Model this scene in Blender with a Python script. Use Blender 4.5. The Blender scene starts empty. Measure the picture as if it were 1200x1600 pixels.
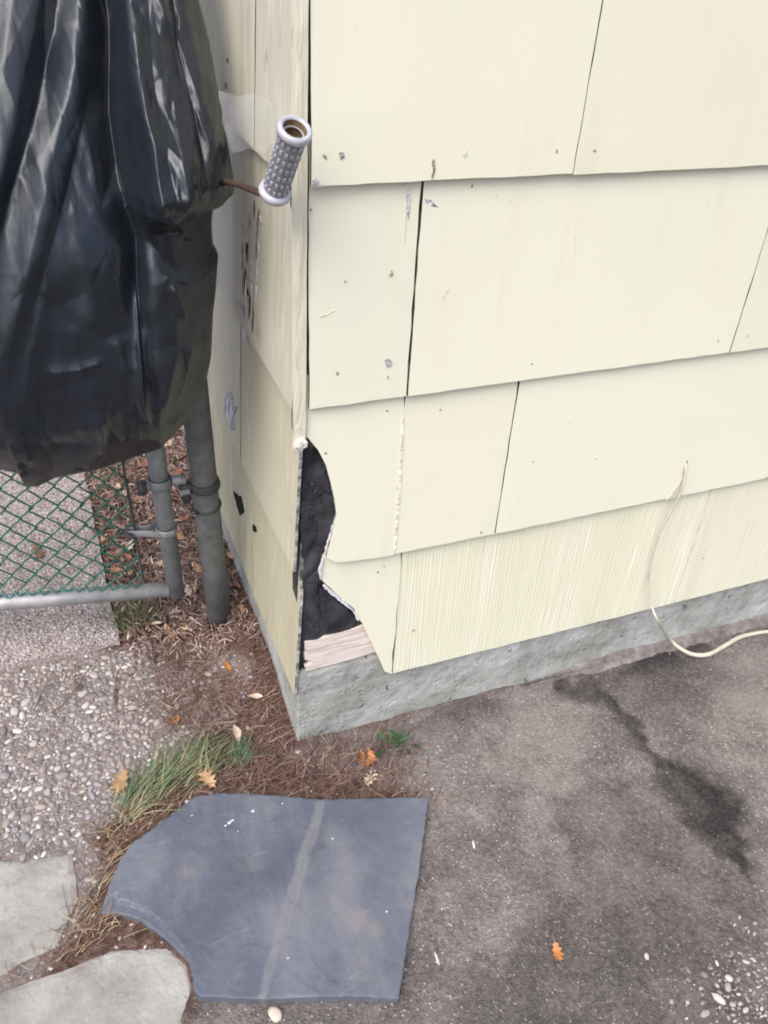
import bpy, math, random
import numpy as np
from mathutils import Vector, Matrix
from mathutils.geometry import delaunay_2d_cdt

random.seed(7); RNG = np.random.default_rng(7)
S = bpy.context.scene
COL = S.collection

# ------------------------------------------------------------------ camera
CAM = np.array([-0.2776, -0.9396, 1.3028])
YAW, PITCH, ROLL, FPX = 0.4156, 0.6496, 0.0777, 1301.44
def cam_axes():
    cy, sy, cp, sp = math.cos(YAW), math.sin(YAW), math.cos(PITCH), math.sin(PITCH)
    f = np.array([sy*cp, cy*cp, -sp]); r = np.array([cy, -sy, 0.0]); u = np.cross(r, f)
    c, s = math.cos(ROLL), math.sin(ROLL)
    return c*r + s*u, -s*r + c*u, f
RT, UP, FW = cam_axes()
cd = bpy.data.cameras.new('camera'); cam = bpy.data.objects.new('camera', cd); COL.objects.link(cam)
cam.matrix_world = Matrix(((RT[0], UP[0], -FW[0], CAM[0]), (RT[1], UP[1], -FW[1], CAM[1]), (RT[2], UP[2], -FW[2], CAM[2]), (0, 0, 0, 1)))
cd.sensor_fit = 'VERTICAL'; cd.sensor_height = 24.0; cd.sensor_width = 18.0
cd.lens = FPX/1600*24.0; cd.clip_start = 0.02; cd.clip_end = 500
S.camera = cam
S.render.engine = 'CYCLES'; S.cycles.filter_width = 1.9

# ------------------------------------------------------------------ light
SUN_DIR = Vector((0.45, 0.40, -0.80)).normalized()      # the way the light travels
w = bpy.data.worlds.new('World'); S.world = w; w.use_nodes = True
nt = w.node_tree
sky = nt.nodes.new('ShaderNodeTexSky'); sky.sky_type = 'NISHITA'; sky.sun_disc = False
sky.sun_elevation = math.asin(-SUN_DIR.z); sky.sun_rotation = math.atan2(-SUN_DIR.x, -SUN_DIR.y)
sky.dust_density = 5.0; sky.air_density = 1.0; sky.ozone_density = 1.0
bg = nt.nodes['Background']; nt.links.new(sky.outputs[0], bg.inputs[0]); bg.inputs[1].default_value = 0.15
sl = bpy.data.lights.new('sun', 'SUN'); sl.energy = 0.85; sl.angle = math.radians(40); sl.color = (1.0, 0.97, 0.93)
so = bpy.data.objects.new('sun', sl); COL.objects.link(so)
so.rotation_euler = SUN_DIR.to_track_quat('-Z', 'Y').to_euler(); so.location = (-3, -1, 4)
S.view_settings.view_transform = 'Standard'; S.view_settings.look = 'None'
S.view_settings.exposure = 0.82; S.view_settings.gamma = 1.0; S.view_settings.use_curve_mapping = False

# ------------------------------------------------------------------ helpers
def ray(px, py):
    return (px-600)/FPX*RT - (py-800)/FPX*UP + FW
def on_plane(px, py, n, d0):
    r = ray(px, py); n = np.array(n, float)
    return CAM + r*((d0 - CAM @ n)/(r @ n))
def G(px, py, z=0.0):                 # a photo point that lies on the ground
    return on_plane(px, py, (0, 0, 1), z)
def Fw(px, py, y=0.0):                # ... on the front wall
    return on_plane(px, py, (0, 1, 0), y)
def Sw(px, py, x=-0.006):             # ... on the side wall
    return on_plane(px, py, (1, 0.016, 0), x)
def G2(pts, z=0.0): return [tuple(G(a, b, z)[:2]) for a, b in pts]
def F2(pts, y=0.0):
    return [(q[0], q[2]) for q in (Fw(a, b, y) for a, b in pts)]

TAB = RNG.random((256, 256))
def vnoise(x, y):
    x = np.asarray(x, float); y = np.asarray(y, float)
    xi = np.floor(x).astype(int); yi = np.floor(y).astype(int)
    fx = x-xi; fy = y-yi; fx = fx*fx*(3-2*fx); fy = fy*fy*(3-2*fy)
    a = TAB[xi & 255, yi & 255]; b = TAB[(xi+1) & 255, yi & 255]
    c = TAB[xi & 255, (yi+1) & 255]; d = TAB[(xi+1) & 255, (yi+1) & 255]
    return (a*(1-fx)+b*fx)*(1-fy) + (c*(1-fx)+d*fx)*fy
def fbm(x, y, o=4):
    t = 0; a = 0.5
    for i in range(o):
        t = t + a*vnoise(np.asarray(x)*2**i+17.3*i, np.asarray(y)*2**i+5.1*i); a *= .5
    return t                        # 0..~.94
def seg_dist(X, Y, pts):
    best = np.full(np.shape(X), 1e9)
    for (ax, ay), (bx, by) in zip(pts[:-1], pts[1:]):
        dx, dy = bx-ax, by-ay; L = dx*dx+dy*dy+1e-12
        t = np.clip(((X-ax)*dx+(Y-ay)*dy)/L, 0, 1)
        best = np.minimum(best, np.hypot(X-ax-t*dx, Y-ay-t*dy))
    return best
def inside(X, Y, poly):
    X = np.asarray(X, float); Y = np.asarray(Y, float); r = np.zeros(X.shape, bool); n = len(poly)
    for i in range(n):
        x1, y1 = poly[i]; x2, y2 = poly[(i+1) % n]
        c = (y1 > Y) != (y2 > Y)
        xx = (x2-x1)*(Y-y1)/((y2-y1) if abs(y2-y1) > 1e-12 else 1e-12)+x1
        r ^= c & (X < xx)
    return r
def sdist(X, Y, poly):               # signed distance, positive inside
    d = seg_dist(X, Y, list(poly)+[poly[0]])
    return np.where(inside(X, Y, poly), d, -d)
def sm(a, b, x):
    t = np.clip((np.asarray(x, float)-a)/(b-a), 0, 1); return t*t*(3-2*t)

def mesh_obj(name, v, f, mat, parent=None, smooth=False, cols=None, loc=None):
    me = bpy.data.meshes.new(name); me.from_pydata([tuple(map(float, q)) for q in v], [], [tuple(map(int, q)) for q in f])
    me.materials.append(mat)
    if smooth: me.polygons.foreach_set('use_smooth', [True]*len(me.polygons))
    if cols is not None:
        at = me.color_attributes.new('Col', 'FLOAT_COLOR', 'POINT')
        c = np.ones((len(v), 4), np.float32); c[:, :3] = np.asarray(cols, np.float32)
        at.data.foreach_set('color', c.ravel())
    me.update()
    o = bpy.data.objects.new(name, me); COL.objects.link(o)
    if parent: o.parent = parent
    if loc is not None: o.location = loc
    return o
def tag(o, label=None, cat=None, group=None, kind=None):
    if label: o['label'] = label
    if cat: o['category'] = cat
    if group: o['group'] = group
    if kind: o['kind'] = kind
    return o
def thing(name, label, cat, loc=(0, 0, 0), group=None):
    o = bpy.data.objects.new(name, None); COL.objects.link(o); o.location = loc; o.empty_display_size = .05
    return tag(o, label, cat, group)
def rel(parent, pts):
    return [np.asarray(q)-np.array(parent.location) for q in pts]

class MB:
    def __init__(s): s.v = []; s.f = []; s.c = []
    def add(s, v, f, col=None):
        b = len(s.v); s.v += [tuple(q) for q in v]; s.f += [tuple(i+b for i in q) for q in f]
        if col is not None: s.c += [tuple(col)]*len(v)
    def box(s, a, b, jit=0):
        (x0, y0, z0), (x1, y1, z1) = a, b
        v = [(x0, y0, z0), (x1, y0, z0), (x1, y1, z0), (x0, y1, z0), (x0, y0, z1), (x1, y0, z1), (x1, y1, z1), (x0, y1, z1)]
        if jit: v = [tuple(c+random.uniform(-jit, jit) for c in q) for q in v]
        s.add(v, [(3, 2, 1, 0), (4, 5, 6, 7), (0, 1, 5, 4), (1, 2, 6, 5), (2, 3, 7, 6), (3, 0, 4, 7)])
    def tube(s, pts, r, n=8, cap=True, col=None, flat=None):
        pts = [np.asarray(q, float) for q in pts]; R = r if hasattr(r, '__len__') else [r]*len(pts)
        v = []; f = []; prev = None
        for i, q in enumerate(pts):
            t = pts[min(i+1, len(pts)-1)]-pts[max(i-1, 0)]; t = t/(np.linalg.norm(t)+1e-12)
            if prev is None:
                a = np.array([0, 0, 1.]) if abs(t[2]) < .9 else np.array([1., 0, 0])
            else: a = prev
            a = a-t*(a @ t); a /= np.linalg.norm(a)+1e-12; prev = a; b = np.cross(t, a)
            for k in range(n):
                th = 2*math.pi*k/n
                if flat: v.append(q+R[i]*(flat[0]*math.cos(th)*a+flat[1]*math.sin(th)*b))
                else: v.append(q+R[i]*(math.cos(th)*a+math.sin(th)*b))
        for i in range(len(pts)-1):
            for k in range(n):
                k2 = (k+1) % n; f.append((i*n+k, i*n+k2, (i+1)*n+k2, (i+1)*n+k))
        if cap:
            f.append(tuple(range(n-1, -1, -1))); f.append(tuple((len(pts)-1)*n+k for k in range(n)))
        s.add(v, f, col)
    def build(s, name, mat, parent=None, smooth=False, off=None):
        v = s.v if off is None else [tuple(np.array(q)-off) for q in s.v]
        return mesh_obj(name, v, s.f, mat, parent, smooth, s.c if s.c else None)

def rough_edge(poly, step, amp, seed=0):
    out = []; r = random.Random(seed); n = len(poly)
    for i in range(n):
        a = np.array(poly[i]); b = np.array(poly[(i+1) % n]); L = np.linalg.norm(b-a); k = max(1, int(round(L/step)))
        nrm = np.array([-(b-a)[1], (b-a)[0]])/(L+1e-9)
        for j in range(k):
            out.append(tuple(a+(b-a)*j/k+nrm*(r.uniform(-amp, amp) if j else r.uniform(-amp, amp)*.3)))
    return out
def plate(name, poly, step, top, bot, mat, parent=None, off=None, smooth=False, bevel=0.0, cols=None, edge=None):
    """solid plate: 2D outline, filled with points every step, carried to 3D by top(a,b) and bot(a,b)"""
    P = [tuple(q) for q in poly]; n = len(P)
    area = sum(P[i][0]*P[(i+1) % n][1]-P[(i+1) % n][0]*P[i][1] for i in range(n))
    if area < 0: P = P[::-1]
    pts = [Vector(q) for q in P]; edges = [(i, (i+1) % n) for i in range(n)]
    if step:
        A = np.array(P); x0, y0 = A.min(0); x1, y1 = A.max(0)
        gx, gy = np.meshgrid(np.arange(x0, x1, step), np.arange(y0, y1, step))
        gx = gx.ravel()+RNG.uniform(-.2, .2, gx.size)*step; gy = gy.ravel()+RNG.uniform(-.2, .2, gy.size)*step
        keep = sdist(gx, gy, P) > step*.4
        pts += [Vector((a, b)) for a, b in zip(gx[keep], gy[keep])]
    vs, es, fs, ov, *_ = delaunay_2d_cdt(pts, edges, [], 1, 1e-7)
    XY = np.array([(q.x, q.y) for q in vs]); m = len(XY)
    T = np.array(top(XY[:, 0], XY[:, 1])).T; B = np.array(bot(XY[:, 0], XY[:, 1])).T
    def ccw(f):
        a, b, c = (XY[i] for i in f[:3]); return (b[0]-a[0])*(c[1]-a[1])-(b[1]-a[1])*(c[0]-a[0]) > 0
    F = [tuple(f) if ccw(f) else tuple(f[::-1]) for f in fs]
    cnt = {}
    for f in F:
        for i in range(len(f)):
            a, b = f[i], f[(i+1) % len(f)]; cnt[(a, b)] = 1
    faces = list(F)+[tuple(i+m for i in f[::-1]) for f in F]
    for (a, b) in cnt:
        if (b, a) not in cnt: faces.append((a, a+m, b+m, b))
    V = np.vstack([T, B])
    # make sure the normals point outward
    f = F[0]; nn = np.cross(T[f[1]]-T[f[0]], T[f[2]]-T[f[0]])
    if nn @ (T[f[0]]-B[f[0]]) < 0: faces = [q[::-1] for q in faces]
    if off is not None: V = V-np.array(off)
    o = mesh_obj(name, V, faces, mat, parent, smooth, None if cols is None else np.vstack([cols(XY[:, 0], XY[:, 1])]*2))
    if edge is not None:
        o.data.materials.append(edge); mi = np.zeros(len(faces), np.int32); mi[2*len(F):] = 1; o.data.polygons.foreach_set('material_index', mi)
    return o

# ------------------------------------------------------------------ materials
class Mat:
    def __init__(s, name, rough=.6, spec=.5, metal=0.0):
        s.m = bpy.data.materials.new(name); s.m.use_nodes = True; s.t = s.m.node_tree; s.N = s.t.nodes; s.L = s.t.links
        s.b = s.N['Principled BSDF']; s.b.inputs['Roughness'].default_value = rough
        s.b.inputs['Metallic'].default_value = metal; s.b.inputs['Specular IOR Level'].default_value = spec
        s.co = s.N.new('ShaderNodeTexCoord').outputs['Object']
    def scale(s, sx, sy, sz, src=None):
        n = s.N.new('ShaderNodeMapping'); n.inputs['Scale'].default_value = (sx, sy, sz)
        s.L.new(src or s.co, n.inputs['Vector']); return n.outputs[0]
    def noise(s, sc, det=4, rough=.55, vec=None, dist=0):
        n = s.N.new('ShaderNodeTexNoise'); n.inputs['Scale'].default_value = sc; n.inputs['Detail'].default_value = det
        n.inputs['Roughness'].default_value = rough; n.inputs['Distortion'].default_value = dist
        s.L.new(vec or s.co, n.inputs['Vector']); return n.outputs['Fac']
    def voro(s, sc, out='Distance', vec=None, feat='F1'):
        n = s.N.new('ShaderNodeTexVoronoi'); n.feature = feat; n.inputs['Scale'].default_value = sc
        s.L.new(vec or s.co, n.inputs['Vector']); return n.outputs[out]
    def ramp(s, fac, stops):
        n = s.N.new('ShaderNodeValToRGB'); s.L.new(fac, n.inputs[0]); e = n.color_ramp.elements
        while len(e) < len(stops): e.new(.5)
        for i, (p, c) in enumerate(stops):
            e[i].position = p; e[i].color = (*c, 1) if hasattr(c, '__len__') else (c, c, c, 1)
        return n.outputs[0]
    def mix(s, fac, a, b, mode='MIX'):
        n = s.N.new('ShaderNodeMix'); n.data_type = 'RGBA'; n.blend_type = mode
        for sock, val in ((n.inputs[0], fac), (n.inputs[6], a), (n.inputs[7], b)):
            if isinstance(val, bpy.types.NodeSocket): s.L.new(val, sock)
            elif hasattr(val, '__len__'): sock.default_value = (*val, 1)
            else: sock.default_value = val
        return n.outputs[2]
    def math(s, op, a, b=0.0):
        n = s.N.new('ShaderNodeMath'); n.operation = op
        for i, val in enumerate((a, b)):
            if isinstance(val, bpy.types.NodeSocket): s.L.new(val, n.inputs[i])
            else: n.inputs[i].default_value = val
        return n.outputs[0]
    def attr(s, name='Col'):
        n = s.N.new('ShaderNodeAttribute'); n.attribute_name = name; return n.outputs['Color']
    def sep(s, c):
        n = s.N.new('ShaderNodeSeparateColor'); s.L.new(c, n.inputs[0]); return n.outputs
    def col(s, c):
        if isinstance(c, bpy.types.NodeSocket): s.L.new(c, s.b.inputs['Base Color'])
        else: s.b.inputs['Base Color'].default_value = (*c, 1)
    def rough(s, r): s.L.new(r, s.b.inputs['Roughness'])
    def bump(s, h, dist=.002, strength=1.0, prev=None):
        n = s.N.new('ShaderNodeBump'); n.inputs['Distance'].default_value = dist; n.inputs['Strength'].default_value = strength
        s.L.new(h, n.inputs['Height'])
        if prev: s.L.new(prev, n.inputs['Normal'])
        s.L.new(n.outputs[0], s.b.inputs['Normal']); return n.outputs[0]

def paint_mat(name, base, groove=0.0):
    m = Mat(name, .55, .3)
    b = Vector(base)
    c = m.ramp(m.noise(1.7, 3), [(.3, b*.975), (.7, b*1.015)])
    runs = m.ramp(m.noise(1.0, 5, .6, m.scale(22, 22, 1.1)), [(.54, 0.0), (.78, 1.0)])
    big = m.ramp(m.noise(2.6, 4), [(.42, 0.0), (.7, 1.0)])
    c = m.mix(m.math('MULTIPLY', m.math('MULTIPLY', runs, big), .62), c, (b[0]*.76, b[1]*.76, b[2]*.68))
    c = m.mix(m.math('MULTIPLY', m.ramp(m.noise(6.5, 6, .65), [(.54, 0.0), (.74, 1.0)]), .30), c, (b[0]*.84, b[1]*.85, b[2]*.76))
    sp = m.ramp(m.noise(120, 2, .6, m.scale(1, 1, .4)), [(.735, 0.0), (.76, 1.0)])
    sp2 = m.ramp(m.noise(9, 2), [(.52, 0.0), (.7, 1.0)])
    c = m.mix(m.math('MULTIPLY', m.math('MULTIPLY', sp, sp2), .6), c, (.2, .19, .16))
    # every shingle has weathered a little differently
    oi = m.N.new('ShaderNodeObjectInfo')
    c = m.mix(1.0, c, oi.outputs['Color'], 'MULTIPLY')
    if groove:
        st = m.noise(1.0, 4, .7, m.scale(150, 150, .7))
        wv_ = m.N.new('ShaderNodeTexWave'); wv_.wave_type = 'BANDS'; wv_.bands_direction = 'X'; wv_.inputs['Scale'].default_value = 46; wv_.inputs['Distortion'].default_value = 7.0; wv_.inputs['Detail'].default_value = 3; wv_.inputs['Detail Scale'].default_value = 1.6
        m.L.new(m.scale(1, 1, .03), wv_.inputs['Vector']); wv = wv_.outputs['Fac']
        c = m.mix(m.math('MULTIPLY', m.ramp(wv, [(.05, 1.0), (.30, 0.0)]), .12*groove), c, (b[0]*.72, b[1]*.72, b[2]*.60))
        st = m.math('ADD', m.math('MULTIPLY', st, .74), m.math('MULTIPLY', wv, .26))
        wide = m.ramp(m.noise(1.0, 3, .6, m.scale(17, 17, .6)), [(.38, 0.0), (.62, 1.0)])
        c = m.mix(m.math('MULTIPLY', m.ramp(st, [(.60, 0.0), (.74, 1.0)]), .22*groove), c, (b[0]*.74, b[1]*.74, b[2]*.60))
        c = m.mix(m.math('MULTIPLY', m.math('MULTIPLY', m.ramp(st, [(.34, 1.0), (.43, 0.0)]), wide), .50*groove), c, (.93, .92, .86))
        m.bump(st, .0010*groove, .8)
    else:
        h = m.math('ADD', m.math('MULTIPLY', m.noise(35, 3), .5), m.math('MULTIPLY', m.noise(1.0, 3, .6, m.scale(60, 60, 4)), .4))
        m.bump(h, .0008, .35)
    m.col(c); return m
CREAM = (.735, .746, .622)
M_paint = paint_mat('cream_paint', CREAM).m
M_comb = paint_mat('cream_combed_paint', (.725, .733, .59), 1.25).m
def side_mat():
    m = paint_mat('cream_weathered_shaded_paint', (.57, .57, .495), .5)  # base greyed to carry the side wall's missing shade; streaks below are weathering
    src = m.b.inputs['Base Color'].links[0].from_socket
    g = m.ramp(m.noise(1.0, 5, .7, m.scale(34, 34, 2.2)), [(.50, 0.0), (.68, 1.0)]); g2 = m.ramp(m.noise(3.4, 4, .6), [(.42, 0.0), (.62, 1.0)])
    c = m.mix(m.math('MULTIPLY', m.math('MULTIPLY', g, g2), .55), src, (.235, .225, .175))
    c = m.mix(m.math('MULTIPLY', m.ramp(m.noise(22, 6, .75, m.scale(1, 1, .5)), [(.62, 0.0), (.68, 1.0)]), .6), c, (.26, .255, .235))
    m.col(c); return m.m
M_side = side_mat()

m = Mat('raw_cement_edge', .85); m.col(m.ramp(m.noise(90, 4), [(.3, (.50, .52, .58)), (.7, (.78, .80, .86))])); m.bump(m.noise(250), .002); M_raw = m.m
m = Mat('broken_cement_edge', .9, .2); m.col(m.ramp(m.noise(55, 5, .7), [(.38, (.08, .08, .075)), (.52, (.30, .30, .29)), (.66, (.60, .61, .64))])); m.bump(m.noise(250), .002); M_break = m.m
m = Mat('grimy_shaded_edge', .9, .15); m.col(m.ramp(m.noise(60, 4), [(.3, (.035, .034, .030)), (.7, (.16, .155, .13))])); M_edge = m.m  # seam shade painted into the grimy sides of the shingles
m = Mat('old_putty', .7); m.col(m.ramp(m.noise(70, 4), [(.3, (.60, .58, .50)), (.7, (.86, .85, .80))])); m.bump(m.noise(120), .004); M_putty = m.m
m = Mat('corner_wood_paint', .6); c = m.ramp(m.noise(1, 5, .65, m.scale(60, 60, 7)), [(.28, (.44, .43, .33)), (.45, (.60, .59, .485)), (.7, (.68, .67, .565))]); m.col(c); m.bump(m.noise(1, 5, .6, m.scale(140, 140, 18)), .003); M_strip = m.m
m = Mat('tar_felt', .72, .3); m.col(m.ramp(m.noise(25, 5), [(.35, (.016, .017, .022)), (.7, (.060, .062, .072))])); m.bump(m.noise(90, 5), .003); m.b.inputs['Roughness'].default_value = .5; M_tar = m.m
m = Mat('bare_wood', .75, .2); c = m.ramp(m.noise(1, 6, .7, m.scale(6, 40, 90), 1.2), [(.3, (.36, .29, .25)), (.46, (.64, .57, .53)), (.7, (.78, .73, .70))])
c = m.mix(m.math('MULTIPLY', m.ramp(m.noise(28, 3), [(.62, 0.0), (.72, 1.0)]), .7), c, (.26, .17, .13)); m.col(c); m.bump(m.noise(1, 5, .6, m.scale(10, 60, 160)), .002); M_wood = m.m
def conc():
    m = Mat('foundation_concrete', .9, .2)
    c = m.ramp(m.noise(11, 6, .65), [(.34, (.25, .262, .247)), (.5, (.335, .352, .34)), (.66, (.42, .435, .44))])
    c = m.mix(m.math('MULTIPLY', m.ramp(m.noise(4.2, 5, .65), [(.5, 0.0), (.66, 1.0)]), .45), c, (.52, .52, .56))
    c = m.mix(m.math('MULTIPLY', m.ramp(m.noise(60, 5, .75), [(.58, 0.0), (.70, 1.0)]), .55), c, (.11, .115, .11))
    c = m.mix(m.math('MULTIPLY', m.ramp(m.noise(5.4, 4, .6, m.scale(1, 1, 2)), [(.52, 0.0), (.70, 1.0)]), .5), c, (.22, .235, .17))
    c = m.mix(m.math('MULTIPLY', m.ramp(m.noise(1.0, 5, .65, m.scale(18, 18, 2.5)), [(.54, 0.0), (.72, 1.0)]), .5), c, (.17, .17, .155))
    c = m.mix(m.math('MULTIPLY', m.ramp(m.noise(38, 3, .6), [(.66, 0.0), (.70, 1.0)]), .8), c, (.07, .07, .068))
    m.col(c); b = m.bump(m.noise(45, 6, .65), .005, .8); m.bump(m.ramp(m.voro(70), [(.1, 0.0), (.3, 1.0)]), .003, .5, b); return m.m
M_conc = conc()
m = Mat('mortar_fillet', .92, .2); m.col(m.ramp(m.noise(30, 6, .7), [(.3, (.10, .09, .09)), (.5, (.20, .18, .18)), (.7, (.32, .30, .30))])); m.bump(m.noise(80, 6, .7), .005); M_fillet = m.m
m = Mat('scuff_mark', .7, .2); m.col(m.ramp(m.noise(200), [(.3, (.50, .50, .42)), (.7, (.66, .66, .56))])); M_scuff = m.m
m = Mat('dark_gap', .9, .1); m.col((.02, .02, .02)); M_dark = m.m
m = Mat('nail_rust', .8, .2); m.col(m.ramp(m.noise(300), [(.3, (.13, .12, .10)), (.7, (.38, .35, .29))])); M_nail = m.m
m = Mat('bare_patch', .8, .3); m.col(m.ramp(m.noise(60, 5, .7, m.scale(1, 1, .5)), [(.35, (.16, .17, .17)), (.5, (.42, .44, .46)), (.62, (.76, .79, .84))])); m.bump(m.noise(150), .004); M_patch = m.m

def ground_mat():
    m = Mat('ground_mixed', .93, .2)
    z = m.sep(m.attr()); soil, grav, stain = z[0], z[1], z[2]
    # dirty driveway concrete
    big = m.noise(3.0, 8, .70); mid = m.noise(15, 8, .72); fine = m.noise(120, 6, .75)
    c = m.ramp(mid, [(.30, (.078, .069, .066)), (.46, (.160, .144, .137)), (.58, (.222, .201, .192)), (.70, (.315, .290, .278))])
    c = m.mix(m.math('MULTIPLY', m.ramp(big, [(.41, 1.0), (.51, 0.0)]), .72), c, (.098, .090, .091))
    c = m.mix(m.math('MULTIPLY', m.ramp(big, [(.50, 0.0), (.62, 1.0)]), .62), c, (.335, .300, .288))
    c = m.mix(.30, c, m.ramp(fine, [(.3, (.05, .042, .042)), (.5, (.215, .19, .183)), (.66, (.42, .39, .38))]))
    g1 = m.voro(210, 'Color'); gd = m.voro(210); gsep = m.sep(g1)
    chip = m.math('MULTIPLY', m.ramp(gd, [(.28, 1.0), (.42, 0.0)]), m.ramp(gsep[0], [(.80, 0.0), (.84, 1.0)]))
    c = m.mix(m.math('MULTIPLY', chip, .75), c, m.ramp(gsep[1], [(.0, (.30, .26, .25)), (.6, (.50, .47, .46)), (1, (.66, .64, .64))]))
    pit = m.ramp(m.noise(75, 4, .7), [(.30, 1.0), (.40, 0.0)])
    c = m.mix(m.math('MULTIPLY', pit, .6), c, (.05, .042, .042))
    # soil with red brown litter dust
    s = m.ramp(m.noise(60, 6, .7), [(.3, (.045, .028, .022)), (.5, (.115, .072, .058)), (.7, (.22, .155, .13))])
    c = m.mix(soil, c, s)
    # mortar between the pebbles
    g = m.ramp(m.noise(70, 5, .7), [(.3, (.14, .12, .115)), (.55, (.29, .255, .245)), (.7, (.42, .385, .37))])
    c = m.mix(grav, c, g)
    # oily black stain
    c = m.mix(m.math('MULTIPLY', stain, m.ramp(fine, [(.3, .97), (.75, .72)])), c, (.014, .0135, .015))
    m.col(c)
    b = m.bump(m.noise(120, 6, .75), .006, .9); m.bump(m.ramp(gd, [(.0, 1.0), (.5, 0.0)]), .0025, .7, b)
    return m.m
M_ground = ground_mat()
def walk_mat():
    m = Mat('aggregate_concrete', .88, .3)
    vc = m.sep(m.voro(190, 'Color')); vd = m.voro(190)
    c = m.ramp(vc[0], [(0, (.28, .24, .235)), (.35, (.44, .39, .38)), (.7, (.58, .53, .52)), (1, (.78, .76, .76))])
    c = m.mix(m.ramp(vd, [(.34, 0.0), (.62, 1.0)]), c, (.33, .285, .28))
    c = m.mix(m.math('MULTIPLY', m.ramp(m.noise(6, 4), [(.45, 0.0), (.7, 1.0)]), .30), c, (.33, .28, .27))
    m.col(c); m.bump(m.ramp(vd, [(.0, 1.0), (.6, 0.0)]), .004, .9); return m.m
M_walk = walk_mat()
def attr_mat(name, rough=.6, spec=.4, bsc=200, bd=.0006, var=.12):
    m = Mat(name, rough, spec); c = m.attr()
    m.col(m.mix(var*2, c, m.ramp(m.noise(bsc*.4, 4), [(.3, (.35, .33, .32)), (.7, (1.0, 1.0, 1.0))]), 'MULTIPLY'))
    m.bump(m.noise(bsc, 4), bd); return m.m
M_pebble = attr_mat('pebble_stone', .62, .4)
M_needle = attr_mat('pine_needle', .6, .3)
M_grass = attr_mat('grass_blade', .5, .4)
def flag_mat():
    m = Mat('flagstone', .85, .25)
    c = m.ramp(m.noise(9, 5, .6), [(.32, (.225, .22, .205)), (.52, (.315, .312, .295)), (.7, (.385, .385, .372))])
    c = m.mix(m.math('MULTIPLY', m.ramp(m.noise(40, 5, .7), [(.60, 0.0), (.72, 1.0)]), .5), c, (.17, .145, .12))
    c = m.mix(m.math('MULTIPLY', m.ramp(m.noise(120, 3), [(.68, 0.0), (.74, 1.0)]), .5), c, (.55, .53, .5))
    c = m.mix(m.math('MULTIPLY', m.ramp(m.noise(6, 5, .7), [(.50, 0.0), (.66, 1.0)]), .6), c, (.19, .165, .14))
    m.col(c); m.bump(m.noise(38, 6, .65), .005, .9); return m.m
M_flag = flag_mat()
def slate_mat():
    m = Mat('blue_slate', .55, .45)
    c = m.ramp(m.noise(5, 6, .62), [(.30, (.068, .079, .108)), (.5, (.098, .112, .148)), (.7, (.142, .157, .195))])
    c = m.mix(m.math('MULTIPLY', m.ramp(m.noise(11, 6, .7, m.scale(1, .6, 1)), [(.50, 0.0), (.66, 1.0)]), .55), c, (.19, .192, .215))
    c = m.mix(m.math('MULTIPLY', m.ramp(m.noise(1, 6, .75, m.scale(14, 50, 14), 2.0), [(.60, 0.0), (.72, 1.0)]), .55), c, (.235, .24, .26))
    c = m.mix(m.math('MULTIPLY', m.ramp(m.noise(30, 4, .7), [(.63, 0.0), (.72, 1.0)]), .45), c, (.075, .08, .105))
    z = m.sep(m.attr())
    c = m.mix(m.math('MULTIPLY', z[0], m.ramp(m.noise(45, 5, .7), [(.3, .45), (.7, .95)])), c, (.185, .188, .205))
    c = m.mix(z[1], c, (.60, .62, .68))
    c = m.mix(m.math('MULTIPLY', z[2], .75), c, (.235, .20, .17))
    m.col(c); m.rough(m.ramp(m.noise(14, 4), [(.3, .42), (.7, .62)]))
    b = m.bump(m.noise(9, 5, .6), .006, .55); m.bump(m.noise(90, 5, .6), .0012, .8, b); return m.m
M_slate = slate_mat()
m = Mat('white_fleck', .7); m.col((.62, .65, .72)); M_fleck = m.m
def bag_mat():
    m = Mat('black_polythene', .30, .5)
    m.col(m.ramp(m.noise(3, 4), [(.3, (.012, .015, .021)), (.7, (.019, .023, .031))]))
    m.rough(m.ramp(m.noise(8, 4, .6), [(.3, .20), (.7, .36)]))
    m.b.inputs['Specular Tint'].default_value = (.84, .91, 1.0, 1); m.b.inputs['Specular IOR Level'].default_value = .42
    m.bump(m.noise(55, 3, .5, None, .6), .0012, .30); return m.m
M_bag = bag_mat()
def galv(name, a, b, r=.5, metal=.6):
    m = Mat(name, r, .5, metal); c = m.ramp(m.noise(26, 6, .65), [(.3, a), (.7, b)])
    c = m.mix(m.math('MULTIPLY', m.ramp(m.noise(60, 4, .7), [(.60, 0.0), (.70, 1.0)]), .5), c, (.09, .075, .06))
    m.col(c); m.rough(m.ramp(m.noise(30, 4), [(.3, r-.1), (.7, r+.18)])); m.bump(m.noise(180, 4), .0007); return m.m
M_galv = galv('galvanised_rail', (.25, .26, .28), (.43, .44, .47), .5, .45)
M_post = galv('weathered_post', (.09, .102, .106), (.19, .205, .21), .6, .35)
M_gate = galv('grey_gate_tube', (.15, .165, .18), (.30, .32, .34), .55, .4)
M_bar = galv('dark_tension_bar', (.035, .04, .042), (.09, .10, .10), .6, .3)
m = Mat('green_vinyl', .42, .5); m.col(m.ramp(m.noise(40, 3), [(.3, (.006, .085, .066)), (.7, (.012, .16, .118))])); M_green = m.m
m = Mat('silver_grip', .34, .5, .25); m.col(m.ramp(m.noise(80, 3), [(.3, (.19, .20, .235)), (.7, (.25, .262, .30))])); M_grip = m.m
m = Mat('silver_grip_flange', .38, .5, .1); m.col(m.ramp(m.noise(80, 3), [(.3, (.38, .40, .455)), (.7, (.48, .50, .56))])); M_flange = m.m
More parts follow.
